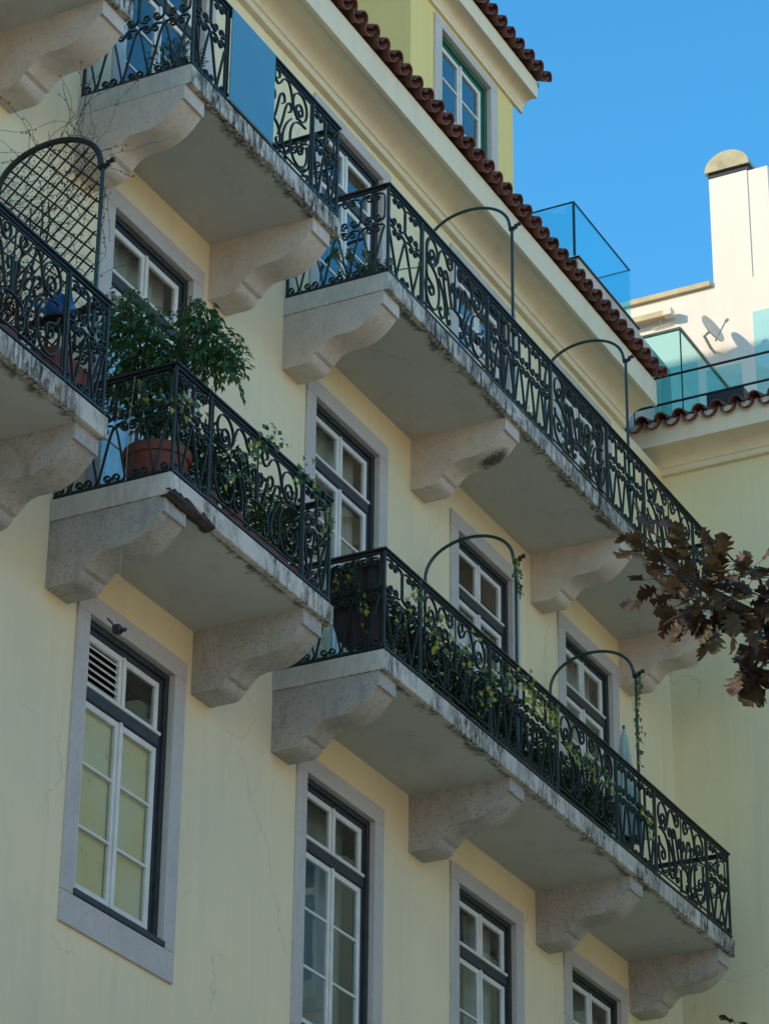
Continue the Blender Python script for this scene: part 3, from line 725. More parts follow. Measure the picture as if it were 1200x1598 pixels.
# house added behind the camera, unseen, so its sunlit roof warms the facade
OPP = thing('added_bounce_house', 'added cream house across the street, unseen, bouncing warm light onto the balconies', 'building', (15, -27, 0))
mb = MB(); oh = [(x, x+1.1, z, z+1.9) for x in range(-20, 60, 3) for z in (1.0, 4.4, 7.8)]
tmp = MB(); wall_grid(tmp, -22, 62, 0, 11.6, oh, 0, .2)
mb.v = [(x, -18-y, z) for x, y, z in tmp.v]; mb.f = [f[::-1] for f in tmp.f]; mb.sm = tmp.sm
mb.quad((-22,-38,0),(-22,-18,0),(-22,-18,11.6),(-22,-38,11.6)); mb.quad((62,-18,0),(62,-38,0),(62,-38,11.6),(62,-18,11.6))
obj('wall', mb, M['opp'], OPP)
mb = MB(); mb.quad((-22.3,-17.6,11.5),(62.3,-17.6,11.5),(62.3,-28,17.5),(-22.3,-28,17.5)); mb.quad((-22.3,-28,17.5),(62.3,-28,17.5),(62.3,-38.4,11.5),(-22.3,-38.4,11.5)); obj('roof', mb, M['opproof'], OPP)
gme = None
for (a, b, c, d) in oh:
    if gme is None:
        g_ = MB(); g_.box(-.55, .55, -.02, .02, 0, 1.9); gme = g_.mesh('window'); setmat(gme, M['room'])
    link('window', gme, OPP, ((a+b)/2, -18.15, c))

# pipe railing on the wing roof
PRL = thing('pipe_railing', 'two thin black rails above the clay tiles of the wing', 'railing', (26.45, -2, 17.5))
for z in (17.735, 18.075):
    m2 = MB(); m2.tube([(26.45,.17,z),(26.45,-6,z)], .014, 8); obj('rail', m2, M['black'], PRL)
for y in (.155, -1.75, -3.6, -5.6):
    m2 = MB(); m2.tube([(26.45,y,17.45),(26.45,y,17.75 if y > 0 else 18.08)], .008, 6); obj('post', m2, M['black'], PRL)

# terrace glass
G1 = thing('glass_balustrade', 'frameless blue glass balustrade on the stained parapet above the eave', 'balustrade', (26, .35, 19.056), 'terrace glass')
def pane(parent, *b):
    m2 = MB(); m2.box(*b); o = obj('pane', m2, M['terraceglass'], parent); return o
zt = 19.74
pane(G1, 25.18, 26.745, .27, .282, 19.058, zt); pane(G1, 25.18, 25.192, .290, 2.6, 19.058, zt); pane(G1, 26.733, 26.745, .290, 2.6, 18.9, zt)
m2 = MB(); m2.box(25.175, 26.75, .266, .286, zt+.0005, zt+.008); m2.box(25.175, 25.197, .2865, 2.6, zt+.0005, zt+.008); m2.box(25.175, 25.196, .264, .289, 19.0565, zt); m2.box(26.728, 26.75, .2865, 2.6, zt+.0005, zt+.008)
obj('edge_strip', m2, M['hoop'], G1)
G2 = thing('glass_balustrade', 'glass terrace screen behind the pipe rails of the wing', 'balustrade', (28, 0, 18), 'terrace glass')
pane(G2, 27.30, 27.312, -.087, .8, 17.7, 19.17); pane(G2, 27.315, 28.95, -.095, -.083, 17.7, 19.17)
m2 = MB(); m2.box(27.29, 27.322, -.10, .8, 19.171, 19.20); m2.box(27.323, 28.95, -.105, -.073, 19.171, 19.20); obj('top_rail', m2, M['metal'], G2)
m2 = MB(); m2.box(27.288, 27.30, -.10, -.085, 17.7, 19.17); obj('edge_post', m2, M['hoop'], G2)
m2 = MB(); m2.box(27.2, 29.2, -8.5, .249, 17.3, 17.68); tdk = obj('terrace_deck', m2, M['whitewall'], Wg)
G3 = thing('glass_screen', 'pale blue glass screen standing just above the wing tiles', 'glass screen', (27.0, -.2, 17.5), 'terrace glass')
pane(G3, 26.98, 26.99, -.40, .04, 17.55, 18.5); 
G4 = thing('glass_screen', 'glass screen cut off by the right edge above the wing tiles', 'glass screen', (27.2, -1.5, 17.6), 'terrace glass')
pane(G4, 27.20, 27.212, -2.4, -1.0, 17.68, 19.1)
SK_ = thing('window_box', 'black trough with a glass guard on the wing terrace', 'planter', (27.6, -.55, 17.68))
m2 = MB(); m2.bbox(27.32, 28.0, -.80, -.36, 18.03, 18.27, .01); obj('trough', m2, M['black'], SK_)
m2 = MB(); m2.box(27.33, 27.338, -.79, -.37, 18.271, 18.57); obj('guard', m2, M['terraceglass'], SK_)
for y in (-.76, -.40):
    m2 = MB(); m2.box(27.5, 27.53, y-.012, y+.012, 17.68, 18.029); obj('leg', m2, M['black'], SK_)

# ------------------------------------------------------------------ the white house behind
WB = thing('white_house', 'sunlit white house wall with a tall chimney behind the terrace', 'building', (33, 0, 0))
mb = MB(); mb.box(30, 40, -7, 6, 0, 21.40); obj('wall', mb, M['whitewall'], WB)
mb = MB(); mb.bbox(29.95, 30.3, .50, 6, 21.401, 21.48, .006); obj('coping', mb, M['awning'], WB)
mb = MB(); mb.box(30.001, 30.9, -.045, .468, 21.401, 23.0); ch = obj('chimney', mb, M['whitewall'], WB)
mb = MB(); mb.box(30.012, 30.85, -.315, -.0465, 21.401, 22.99); obj('chimney_breast', mb, M['whitewall'], WB)
mb = MB(); mb.box(30.02, 30.88, -.06, .48, 23.02, 23.09); cc = obj('chimney_collar', mb, M['black'], ch)
mb = MB(); n = 18; mb.prism([(.215+.30*math.cos(PI*i/n), 23.091+.27*math.sin(PI*i/n)) for i in range(n+1)], 'x', 29.98, 30.92, True); obj('chimney_cap', mb, M['metal'], ch)
# awning cassette
aw = thing('awning_cassette', 'slim tan awning box fixed to the sunlit white wall', 'awning', (29.9, 1.25, 21.05))
m2 = MB(); m2.bbox(29.86, 29.95, 1.0, 1.75, 21.07, 21.16, .008); obj('housing', m2, M['awning'], aw)
m2 = MB(); m2.bbox(29.84, 29.96, .985, 1.10, 21.065, 21.165, .006); obj('end_cap', m2, M['dish'], aw)
m2 = MB(); m2.tube([(30,1.18,21.0),(29.93,1.18,21.07)], .01, 6); m2.tube([(30,1.15,21.02),(30.0-.03,1.3,20.99),(29.97,1.05,21.0)], .006, 6); obj('bracket', m2, M['dish'], aw)
# satellite dish
ds = thing('satellite_dish', 'small beige satellite dish casting a rounded shadow on the sunlit wall', 'satellite dish', (29.85, .5, 20.45))
m2 = MB(); k = 28; ax = Vector((-.25,-.85,.35)).normalized(); e1 = ax.cross(Vector((0,0,1))).normalized(); e2 = e1.cross(ax); cc_ = Vector((29.72,.44,20.60))
for sgn, th in ((0, 0), (1, .02)):
    for r_ in (0, .07, .14, .21):
        for j in range(k):
            a = 2*PI*j/k; m2.v.append(tuple(cc_ + (e1*math.cos(a)*.9+e2*math.sin(a))*r_ + ax*(r_*r_*.9 + (.012 if sgn else 0))))
for sgn in (0, 1):
    for i in range(3):
        for j in range(k):
            b0 = sgn*4*k+i*k; q = (b0+j, b0+(j+1)%k, b0+k+(j+1)%k, b0+k+j); m2.face(q if sgn else q[::-1], True)
for j in range(k): m2.face((3*k+j, 3*k+(j+1)%k, 7*k+(j+1)%k, 7*k+j))
obj('reflector', m2, M['dish'], ds)
m2 = MB(); m2.tube([tuple(cc_-ax*.005), tuple(cc_-ax*.10), (29.86,.50,20.46),(30.0,.50,20.46)], .02, 8); obj('mount', m2, M['dish'], ds)
m2 = MB(); m2.tube([tuple(cc_-e2*.19), tuple(cc_+ax*.24-e2*.05)], .010, 6); m2.tube([tuple(cc_+ax*.23-e2*.05), tuple(cc_+ax*.28-e2*.05)], .02, 8); obj('receiver_arm', m2, M['dish'], ds)

# ------------------------------------------------------------------ things on the balconies
ZL, ZU = Z2+ST, Z3+ST
sb = tag(None or link('sign_board', None, None, (16.1,-1.0,14.6)), 'blank flat blue board hung on the railing of the short upper balcony', 'board')
m2 = MB(); m2.bbox(15.765, 16.435, -.990, -.978, 14.69, 15.535, .003); obj('board', m2, M['signblue'], sb)
m2 = MB()
for x in (15.80, 16.40): m2.box(x-.008, x+.008, -.977, -.962, 15.50, 15.53)
obj('fixing', m2, M['black'], sb)

def leaf_quad(mb, p, d, n, L, wd, fold=.25):
    # pointed leaf with a folded midrib: 4 triangles
    d = d.normalized(); s = d.cross(n); s = s.normalized() if s.length > 1e-5 else d.orthogonal().normalized(); n = s.cross(d)
    a = p; t = p+d*L; m = p+d*L*.45
    i = len(mb.v); mb.v += [tuple(a), tuple(m+s*wd/2+n*wd*fold), tuple(t-n*wd*.3), tuple(m-s*wd/2+n*wd*fold), tuple(m)]
    mb.face((i,i+4,i+1)); mb.face((i+4,i+2,i+1)); mb.face((i,i+3,i+4)); mb.face((i+4,i+3,i+2))
def rv(r): return Vector((r.gauss(0,1), r.gauss(0,1), r.gauss(0,1)))
def pot(name_mb, c, r, h, rim=True):
    prof = [(r*.02,0),(r*.74,0),(r*.93,h*.78),(r*.94,h*.80)] + ([(r*1.02,h*.80),(r*1.04,h*.84),(r*1.04,h*.98),(r*1.0,h)] if rim else [(r,h)]) + [(r*.90,h),(r*.88,h*.9),(.001,h*.9)]
    name_mb.lathe(prof, c, 28)
# ficus
r = random.Random(11)
FX = thing('potted_ficus', 'bushy ficus in a large terracotta pot on the balcony corner', 'potted plant', (15.60,-.62,ZL))
m2 = MB(); pot(m2, (15.60,-.62,ZL), .235, .40); obj('pot', m2, M['terracotta'], FX)
m2 = MB(); m2.lathe([(.001,.0),(.205,.0)], (15.60,-.62,ZL+.375), 20, capb=False); obj('soil', m2, M['soil'], FX)
tips = []
m2 = MB()
blobs = [((15.52,-.46,12.60),(.26,.26,.30),460),((15.50,-.34,12.86),(.16,.17,.20),170),((15.60,-.60,12.40),(.26,.22,.26),380),((15.71,-.90,12.56),(.18,.19,.22),300),((15.78,-1.07,12.44),(.12,.12,.22),140),((15.67,-.86,12.78),(.12,.14,.15),120),((15.58,-.60,12.00),(.20,.18,.30),260),((15.45,-.36,12.22),(.16,.14,.22),170)]
for i, (c, s, n) in enumerate(blobs):
    base = Vector((15.60+.03*math.cos(i*2.1),-.62+.03*math.sin(i*2.1),ZL+.36)); c = Vector(c)
    mid = base.lerp(c, .55)+Vector((0,0,.10)); m2.tube([tuple(base), tuple(mid), tuple(c)], [.013,.009,.004], 6)
obj('stem', m2, M['bark'], FX)
m2 = MB()
for c, s, n in blobs:
    for k in range(int(n*1.35)):
        q = rv(r).normalized()*(r.random()**.45); p = Vector(c)+Vector((q.x*s[0],q.y*s[1],q.z*s[2]))
        d = Vector((q.x,q.y,-.55+.25*q.z))+rv(r)*.28; leaf_quad(m2, p, d, Vector((0,0,1))+rv(r)*.35, r.uniform(.055,.085), r.uniform(.024,.034))
    for k in range(int(n*.10)):   # drooping outer sprays
        q = rv(r).normalized(); p = Vector(c)+Vector((q.x*s[0],q.y*s[1],q.z*s[2]))*1.02
        for j in range(5):
            p = p+Vector((q.x*.02,q.y*.02,-.022)); leaf_quad(m2, p, Vector((q.x,q.y,-1.0))+rv(r)*.4, Vector((q.x,q.y,.5)), r.uniform(.05,.075), .026)
tag(obj('foliage', m2, M['ficus'], FX), kind='stuff')

def bush(name, label, c, rad, n, mt, potr=None, poth=.2, cat='potted plant', group=None, potm='terracotta', L=(.04,.07), seed=1, droop=-.1, box=None, wl=.45):
    r = random.Random(seed); t = thing(name, label, cat, c, group); c = Vector(c)
    if box:
        a = MB(); bx, by, bz = box
        a.prism([(-bx/2*.86,0),(bx/2*.86,0),(bx/2,bz*.8),(bx/2+.012,bz*.8),(bx/2+.012,bz),(-bx/2-.012,bz),(-bx/2-.012,bz*.8),(-bx/2,bz*.8)], 'y', -by/2, by/2)
        a.v = [(x+c.x, y+c.y, z+c.z) for x, y, z in a.v]; obj('planter', a, M[potm], t); poth = bz
        a = MB(); a.box(c.x-bx/2+.01, c.x+bx/2-.01, c.y-by/2+.01, c.y+by/2-.01, c.z+bz+.001, c.z+bz+.006); obj('soil', a, M['soil'], t)
    elif potr:
        a = MB(); pot(a, c, potr, poth); obj('pot', a, M[potm], t)
    a = MB(); top = c+Vector((0,0,poth+rad[2]*.9))
    for k in range(6):
        e = c+Vector((rad[0]*r.uniform(-.6,.6), rad[1]*r.uniform(-.6,.6), poth+rad[2]*r.uniform(.8,1.6))); b0 = c+Vector((rad[0]*.15*r.uniform(-1,1),0,poth*.85))
        a.tube([tuple(b0), tuple(b0.lerp(e,.5)+Vector((0,0,.03))), tuple(e)], [.006,.004,.002], 5)
    obj('stem', a, M['bark'], t)
    a = MB()
    for k in range(n):
        q = rv(r).normalized()*(r.random()**.4); p = top+Vector((q.x*rad[0], q.y*rad[1], q.z*rad[2])); l = r.uniform(*L)
        leaf_quad(a, p, Vector((q.x,q.y,droop+.5*q.z))+rv(r)*.45, Vector((0,0,1))+rv(r)*.5, l, l*wl)
    tag(obj('foliage', a, M[mt], t), kind='stuff'); return t
# plants of the ficus balcony
bush('potted_plant', 'dense leafy plant in a terracotta pot next to the ficus', (15.98,-.74,ZL), (.18,.15,.33), 760, 'bush', .14, .22, seed=21)
bush('potted_plant', 'leafy plant behind the middle scrolls of the ficus balcony', (16.38,-.72,ZL), (.22,.15,.34), 800, 'bush', .15, .24, seed=22)
bush('potted_plant', 'ivy-covered plant in a brown trough under the ficus balcony rail', (16.80,-.76,ZL), (.32,.13,.30), 760, 'ivy', None, seed=23, box=(.55,.20,.18), potm='planterbrown')
bush('potted_plant', 'tall leafy plant at the right end of the ficus balcony', (17.33,-.72,ZL), (.17,.15,.35), 760, 'bush', .13, .22, seed=24)
# plants of the long lower balcony
xs_ = [18.80,19.25,19.70,20.15,20.62,21.15,21.70,22.15,22.60,23.05]
LAB = ['leafy plant behind the corner scrolls of the ivy balcony, beside the dark screen','leafy plant under the first lyre panel of the ivy balcony','dark bush behind the middle of the first lyre panel','dark bush at the far side of the first lyre panel','dark bush at the foot of the first arched divider','dark bush just past the first arched divider','low bush where the second lyre panel begins','low bush under the centre of the second lyre panel','low bush at the far side of the second lyre panel','small bush before the second arched divider']
for i, (x, l) in enumerate(zip(xs_, LAB)):
    h = (.28,.31,.30,.32,.30,.29,.26,.24,.25,.22)[i]
    bush('potted_plant', l, (x,-.74,ZL), (.20,.14,h), 1050 if i < 6 else 800, 'bush', None, seed=40+i, box=(.40,.20,.17), potm='planterbrown', group='planted troughs along the ivy balcony')
bush('potted_plant', 'plant in a terracotta pot near the right end of the ivy balcony', (25.12,-.72,ZL), (.10,.10,.06), 40, 'bush', .13, .20, seed=60)
# ivy strings on the rails: climbing stems with leaves
def ivy(label, pts, n, seed, yellow=.4, spread=.05, name='ivy'):
    r = random.Random(seed); t = thing(name, label, 'ivy', pts[0]); P = catmull([tuple(p) for p in pts], 8)
    a = MB(); a.tube(P, .003, 5); obj('stem', a, M['deadvine'], t)
    A = MB()
    for k in range(int(n*1.4)):
        p = Vector(P[r.randrange(len(P))])+Vector((r.gauss(0,spread), r.gauss(0,.012)-.012, r.gauss(0,spread)))
        m_ = MB() if r.random() < yellow*.65 else A
        d = Vector((r.gauss(0,1), -.3, r.gauss(-.3,.8))); l = r.uniform(.040,.062)
        leaf_quad(m_, p, d, Vector((-.4,-1,.2))+rv(r)*.4, l, l*.9, .12)
        if m_ is not A: obj('leaf', m_, M['yellowleaf'], t)
    if A.v: tag(obj('leaf_spray', A, M['ivy'], t), kind='stuff')
    return t
YR = -.985
ivy('yellowing ivy hanging on the corner rail in front of the dark screen', [(18.40,-.80,ZL+.25),(18.40,-.75,ZL+.5),(18.41,-.62,ZL+.72),(18.40,-.5,ZL+.55)], 22, 1, .8, .05)
ivy('yellowing ivy trail along the first scrolls of the ivy balcony', [(18.55,YR,ZL+.2),(18.75,YR,ZL+.55),(19.0,YR,ZL+.72),(19.2,YR,ZL+.45)], 26, 2, .7)
ivy('ivy trail hanging on the first lyre panel of the ivy balcony', [(19.15,YR,ZL+.2),(19.4,YR,ZL+.6),(19.75,YR,ZL+.5),(20.1,YR,ZL+.65)], 46, 3, .6, .08)
ivy('ivy trail between the first lyre panel and the first arched divider', [(20.0,YR,ZL+.15),(20.3,YR,ZL+.5),(20.6,YR,ZL+.62),(20.9,YR,ZL+.7)], 40, 4, .65, .07)
ivy('bright yellow ivy bunch just right of the first arched divider', [(20.95,YR,ZL+.78),(21.15,YR,ZL+.66),(21.4,YR,ZL+.62),(21.6,YR,ZL+.66)], 60, 5, .75, .07)
ivy('ivy trail on the second lyre panel of the ivy balcony', [(21.8,YR,ZL+.5),(22.1,YR,ZL+.52),(22.4,YR,ZL+.45),(22.8,YR,ZL+.5)], 34, 6, .6, .06)
ivy('few yellow ivy leaves low by the second arched divider', [(23.45,YR,ZL+.6),(23.6,YR,ZL+.45),(23.7,YR,ZL+.3)], 14, 7, .8, .04)
ivy('green ivy tip wound on top of the first lower divider post', [(20.93,-.95,Z2+1.75),(20.92,-.94,Z2+1.95),(20.93,-.90,Z2+2.08)], 26, 8, .35, .035)
ivy('green ivy hanging down the second lower divider post', [(23.575,-.95,Z2+2.08),(23.57,-.93,Z2+1.85),(23.57,-.92,Z2+1.55),(23.58,-.94,Z2+1.2)], 46, 9, .25, .035)
ivy('yellow-green ivy on the corner rail below the ficus', [(15.23,-.40,ZL+.6),(15.23,-.6,ZL+.72),(15.23,-.8,ZL+.6),(15.30,YR,ZL+.55),(15.6,YR,ZL+.7)], 40, 10, .45, .06)
ivy('ivy climbing over the rail of the ficus balcony', [(15.9,YR,ZL+.3),(16.2,YR,ZL+.6),(16.5,YR,ZL+.85),(16.75,-.94,ZL+.95)], 50, 12, .35, .06)
ivy('ivy trail at the right end of the ficus balcony rail', [(16.9,YR,ZL+.75),(17.1,YR,ZL+.88),(17.3,YR,ZL+.75),(17.45,YR,ZL+.6)], 40, 13, .4, .06)
# dark fabric screen hung inside the left rail of the long lower balcony
scn = thing('fabric_screen', 'dark brown cloth screen tied inside the corner railing of the ivy balcony', 'screen', (18.49,-.66,ZL+.1))
m2 = MB(); k = 20; prev = None
for i in range(k+1):
    y = -.915+.50*i/k; xx = 18.49+.012*math.sin(i*1.1)
    zbm = ZL+.10+(.0 if i < 11 else .50*((i-11)/9)**2.2)
    col = [(xx+.006*math.sin(j+i), y, zbm+(ZL+.83-zbm)*j/6) for j in range(7)]
    if prev:
        for j in range(6): m2.quad(prev[j], col[j], col[j+1], prev[j+1], True)
    prev = col
obj('cloth', m2, M['darkcloth'], scn)
m2 = MB()
for y in (-.90,-.66,-.42): m2.box(18.475, 18.505, y-.008, y+.008, ZL+.80, ZL+.92)
obj('tie', m2, M['black'], scn)
# parasol
pa = thing('closed_parasol', 'closed pale green parasol standing by the second lower divider', 'parasol', (24.0,-.62,ZL))
m2 = MB(); m2.tube([(24.0,-.62,ZL),(24.0,-.62,ZL+1.62)], .014, 8); obj('pole', m2, M['hoop'], pa)
m2 = MB(); k = 32; prof = [(.014,1.58),(.035,1.50),(.055,1.30),(.075,1.1),(.105,.85),(.135,.60),(.15,.46)]
for rr_, z in prof:
    for j in range(k):
        a = 2*PI*j/k; q = rr_*(1+.28*math.sin(a*8)*min(1, (1.58-z)*1.6)); m2.v.append((24.0+q*math.cos(a), -.62+q*math.sin(a), ZL+z))
for i in range(len(prof)-1):
    for j in range(k): m2.face((i*k+j, (i+1)*k+j, (i+1)*k+(j+1)%k, i*k+(j+1)%k), True)
obj('canopy', m2, M['parasol'], pa)
m2 = MB(); pot(m2, (24.0,-.62,ZL), .18, .07, False); obj('base', m2, M['greypaint'], pa)
# grey box and small pots at the far end
gb = thing('storage_box', 'grey plastic box at the far right end of the ivy balcony', 'box', (25.36,-.55,ZL))
m2 = MB(); m2.bbox(25.22,25.50,-.70,-.42,ZL,ZL+.24,.012); obj('bin', m2, M['greypaint'], gb)
m2 = MB(); m2.bbox(25.205,25.515,-.715,-.405,ZL+.241,ZL+.275,.008); obj('lid', m2, M['greypaint'], gb)
pt_ = thing('empty_pot', 'small empty terracotta pot beside the grey box', 'pot', (25.52,-.80,ZL))
m2 = MB(); pot(m2, (25.56,-.80,ZL), .10, .17); obj('pot', m2, M['terracotta'], pt_)
# upper balconies
r = random.Random(5)
def succulent(name, label, c, box, n, seed, spread):
    r = random.Random(seed); t = thing(name, label, 'potted plant', c); c = Vector(c); bx, by, bz = box
    a = MB(); a.bbox(c.x-bx/2, c.x+bx/2, c.y-by/2, c.y+by/2, c.z, c.z+bz, .012); obj('planter', a, M['greypaint'] if seed % 2 else M['planterbrown'], t)
    A, S = MB(), MB()
    for k in range(n):
        b0 = c+Vector((r.uniform(-.4,.4)*bx, r.uniform(-.4,.4)*by, bz)); e = b0+Vector((r.gauss(0,spread), r.gauss(0,spread), r.uniform(.10,.24)))
        S.tube([tuple(b0), tuple(b0.lerp(e,.5)+Vector((0,0,.02))), tuple(e)], [.007,.006,.005], 5)
        for j in range(11):
            a = j*2.4; q = Vector((math.cos(a), math.sin(a), .25+.08*j)); leaf_quad(A, e+Vector((0,0,-.015+.003*j)), q, Vector((0,0,1)), r.uniform(.034,.05), .022, .1)
    obj('stem', S, M['ivy'], t); obj('foliage', A, M['succulent'], t); return t
succulent('potted_succulent', 'rosette succulents in a trough on the corner of the long upper balcony', (18.66,-.66,ZU), (.30,.50,.12), 26, 3, .10)
bush('potted_plant', 'small dark shrub before the second divider of the long upper balcony', (21.45,-.76,ZU), (.17,.12,.12), 240, 'conifer', .11, .10, seed=71, L=(.03,.05), wl=.3)
bush('potted_conifer', 'dwarf conifer in a red trough on the corner of the short upper balcony', (15.45,-.70,ZU), (.17,.22,.17), 620, 'conifer', None, seed=72, box=(.24,.42,.10), potm='planterbrown', L=(.04,.07), wl=.16, droop=.5)
bush('potted_plant', 'low plant at the right end of the short upper balcony', (16.95,-.78,ZU), (.16,.10,.08), 160, 'conifer', None, seed=73, box=(.36,.16,.10), potm='planterbrown', L=(.03,.05), wl=.3)
sa_ = thing('clay_planter', 'small empty clay planter by the wall on the short upper balcony', 'planter', (15.42,-.18,ZU))
m2 = MB(); m2.bbox(15.34,15.50,-.33,-.10,ZU,ZU+.025,.006); obj('saucer', m2, M['terracotta'], sa_)
m2 = MB(); pot(m2, (15.42,-.21,ZU+.0255), .075, .10); obj('pot', m2, M['terracotta'], sa_)
# far left balcony
qb = thing('clay_planter', 'big rectangular terracotta planter on the lattice balcony', 'planter', (14.1,-.7,ZL))
m2 = MB(); m2.prism([(-.20,0),(.20,0),(.225,.22),(.245,.22),(.245,.27),(.225,.27),(.225,.30),(-.225,.30),(-.225,.27),(-.245,.27),(-.245,.22),(-.225,.22)], 'y', -.34, .12)
m2.v = [(x+14.10, y-.55, z+ZL) for x, y, z in m2.v]; obj('planter', m2, M['terracotta'], qb)
bc = thing('watering_can', 'round blue plastic watering can beside the lattice arch', 'watering can', (13.93,-.82,ZL))
m2 = MB(); m2.lathe([(.02,0),(.07,.005),(.10,.05),(.105,.10),(.09,.15),(.05,.18),(.045,.19)], (13.98,-.83,ZL+.55), 22); obj('body', m2, M['blueplastic'], bc)
m2 = MB(); m2.tube([(13.98,-.80,ZL+.73),(13.98,-.83,ZL+.82),(13.98,-.90,ZL+.80),(13.98,-.92,ZL+.68)], .010, 8); obj('handle', m2, M['blueplastic'], bc)
m2 = MB(); m2.tube([(13.98,-.75,ZL+.62),(13.97,-.62,ZL+.74),(13.96,-.57,ZL+.80)], [.018,.012,.016], 8); obj('spout', m2, M['blueplastic'], bc)
st_ = thing('plant_stand', 'thin iron stand carrying the blue watering can', 'stand', (13.98,-.83,ZL))
m2 = MB(); m2.lathe([(.001,0),(.12,0),(.12,.012),(.001,.012)], (13.98,-.83,ZL+.535), 20); obj('shelf', m2, M['iron'], st_)
for a in (0.5, 2.6, 4.7):
    m2 = MB(); m2.tube([(13.98+.13*math.cos(a),-.83+.10*math.sin(a),ZL),(13.98+.07*math.cos(a),-.83+.07*math.sin(a),ZL+.535)], .007, 6); obj('leg', m2, M['iron'], st_)
# dead vine on the lattice
dv = thing('dead_vine', 'dry leafless vine tangled over the lattice arch', 'vine', (14.2,-.5,ZL))
r = random.Random(99); A, Lf = MB(), MB()
for k in range(150):
    top = k < 30
    p = Vector((14.21+r.uniform(-.03,.03), r.uniform(-.88,-.08), ZL+r.uniform(.5,1.9) if not top else Z2+2.1+r.uniform(-.1,.25)))
    d = Vector((r.gauss(0,.25), r.gauss(.15,.9), r.gauss(.9 if top else .2,.7))).normalized(); pts = [tuple(p)]
    for j in range(r.randint(5, 11)):
        d = (d+rv(r)*.22+Vector((0,0,-.05))).normalized(); p = p+d*(.075 if top else .05)
        if p.y > -.03: p.y = -.03
        pts.append(tuple(p))
        if r.random() < .5: leaf_quad(Lf, p, rv(r), rv(r), r.uniform(.012,.026), .014)
    A.tube(pts, .0018 if not top else .0017, 4, smooth=False)
for (ya, yb) in ((-.62,-.50),(-.30,-.36),(-.5,-.45)):
    pts = [(14.19+.02*math.sin(j), ya+(yb-ya)*j/9+.03*math.sin(j*1.3), ZL+.2+1.5*j/9) for j in range(10)]; A.tube(pts, [.020-.0016*j for j in range(10)], 6)
for k in range(900):
    y = r.uniform(-.88,-.12); z = Z2+r.triangular(1.1,2.4,2.2); leaf_quad(Lf, Vector((14.21+r.uniform(-.02,.03), y-(.0 if z < 2.3+Z2 else 0), z)), rv(r), rv(r), r.uniform(.010,.022), .010)
obj('stem', A, M['deadvine'], dv); tag(obj('dry_leaf_litter', Lf, M['deadvine'], dv), kind='stuff')
qp = thing('dry_plant', 'withered brown plant in a pot behind the left scrolls of the lattice balcony', 'potted plant', (13.5,-.75,ZL))
m2 = MB(); pot(m2, (13.45,-.72,ZL), .13, .2); obj('pot', m2, M['terracotta'], qp)
m2 = MB()
for k in range(60):
    p = Vector((13.45,-.72,ZL+.18)); d = Vector((r.gauss(0,.35), r.gauss(0,.35), 1)).normalized(); pts = [tuple(p)]
    for j in range(7): d = (d+rv(r)*.13).normalized(); p = p+d*.075; pts.append(tuple(p))
    m2.tube(pts, .003, 4)
    for j in range(4): leaf_quad(m2, Vector(pts[3+j]), rv(r), rv(r), .05, .02)
obj('foliage', m2, M['deadvine'], qp)
# cord with clip down to the first floor window
cd = thing('rope', 'thin pale rope hanging from the ficus balcony rail to the louvred window', 'rope', (15.2,-.625,10.1))
m2 = MB(); m2.tube([(15.252,-.625,ZL+.85),(15.21,-.625,ZL+.5),(15.20,-.625,ZL-.1),(15.20,-.625,10.62),(15.20,-.627,10.17)], .0022, 5); obj('string', m2, M['cord'], cd)
m2 = MB(); m2.bbox(15.17,15.23,-.66,-.60,10.10,10.165,.010); m2.tube([(15.19,-.61,10.16),(15.18,-.56,10.22)], .007, 6); m2.tube([(15.21,-.65,10.125),(15.22,-.69,10.13)], .014, 8); obj('weight', m2, M['black'], cd)

# curtain pulled aside behind the C door
lc = thing('drawn_curtain', 'white curtain pulled aside behind the door under the first arched divider', 'curtain', (22.0,.15,11.4))
m2 = MB(); prev = None
for i in range(41):
    t = i/40; col = []
    for j in range(13):
        q = j/12; wd_ = .95-.62*q**.7; col.append((21.76+wd_*t, .155+.016*math.sin(i*1.1+q), 13.42-1.9*q))
    if prev:
        for j in range(12): m2.quad(prev[j], prev[j+1], col[j+1], col[j], True)
    prev = col
obj('cloth', m2, M['curtainpale'], lc)
m2 = MB(); m2.tube([(21.74,.155,13.425),(22.8,.155,13.425)], .006, 6); obj('rod', m2, M['sash'], lc)

# ------------------------------------------------------------------ the tree in front, at the right
TR = thing('oak_tree', 'foreground tree branch with dark red-brown lobed leaves at the right edge', 'tree', (12.3,-9.3,0))
def campt(u, v, d): return CAMP + (cF + cR*((u-600)/4662.1) - cU*((v-799)/4662.1))*d
m2 = MB(); tb = Vector((12.3,-9.3,0))
m2.tube([tuple(tb), (12.28,-9.28,1.2), (12.25,-9.26,3.0), (12.2,-9.2,5.2), (12.1,-9.1,7.0)], [.20,.16,.145,.12,.09], 12); obj('trunk', m2, M['bark'], TR)
limbs = []
def limb(pts, r0, r1):
    P = catmull([tuple(p) for p in pts], 6); m = len(P); a = MB(); a.tube(P, [r0+(r1-r0)*i/(m-1) for i in range(m)], 8); obj('branch', a, M['bark'], TR); return [Vector(p) for p in P]
j1 = Vector((12.17,-9.17,5.9)); j2 = Vector((12.22,-9.22,4.6))
main = limb([j1, campt(1420,1020,12.4), campt(1290,985,12.15), campt(1190,965,12.0), campt(1120,930,11.95), campt(1060,890,11.9), campt(1010,845,11.9)], .05, .004)
s1 = limb([main[24], campt(1110,945,11.9), campt(1060,960,11.85), campt(1035,975,11.85)], .007, .003)
s2 = limb([main[18], campt(1185,905,12.0), campt(1150,880,12.0), campt(1130,860,12.0)], .008, .003)
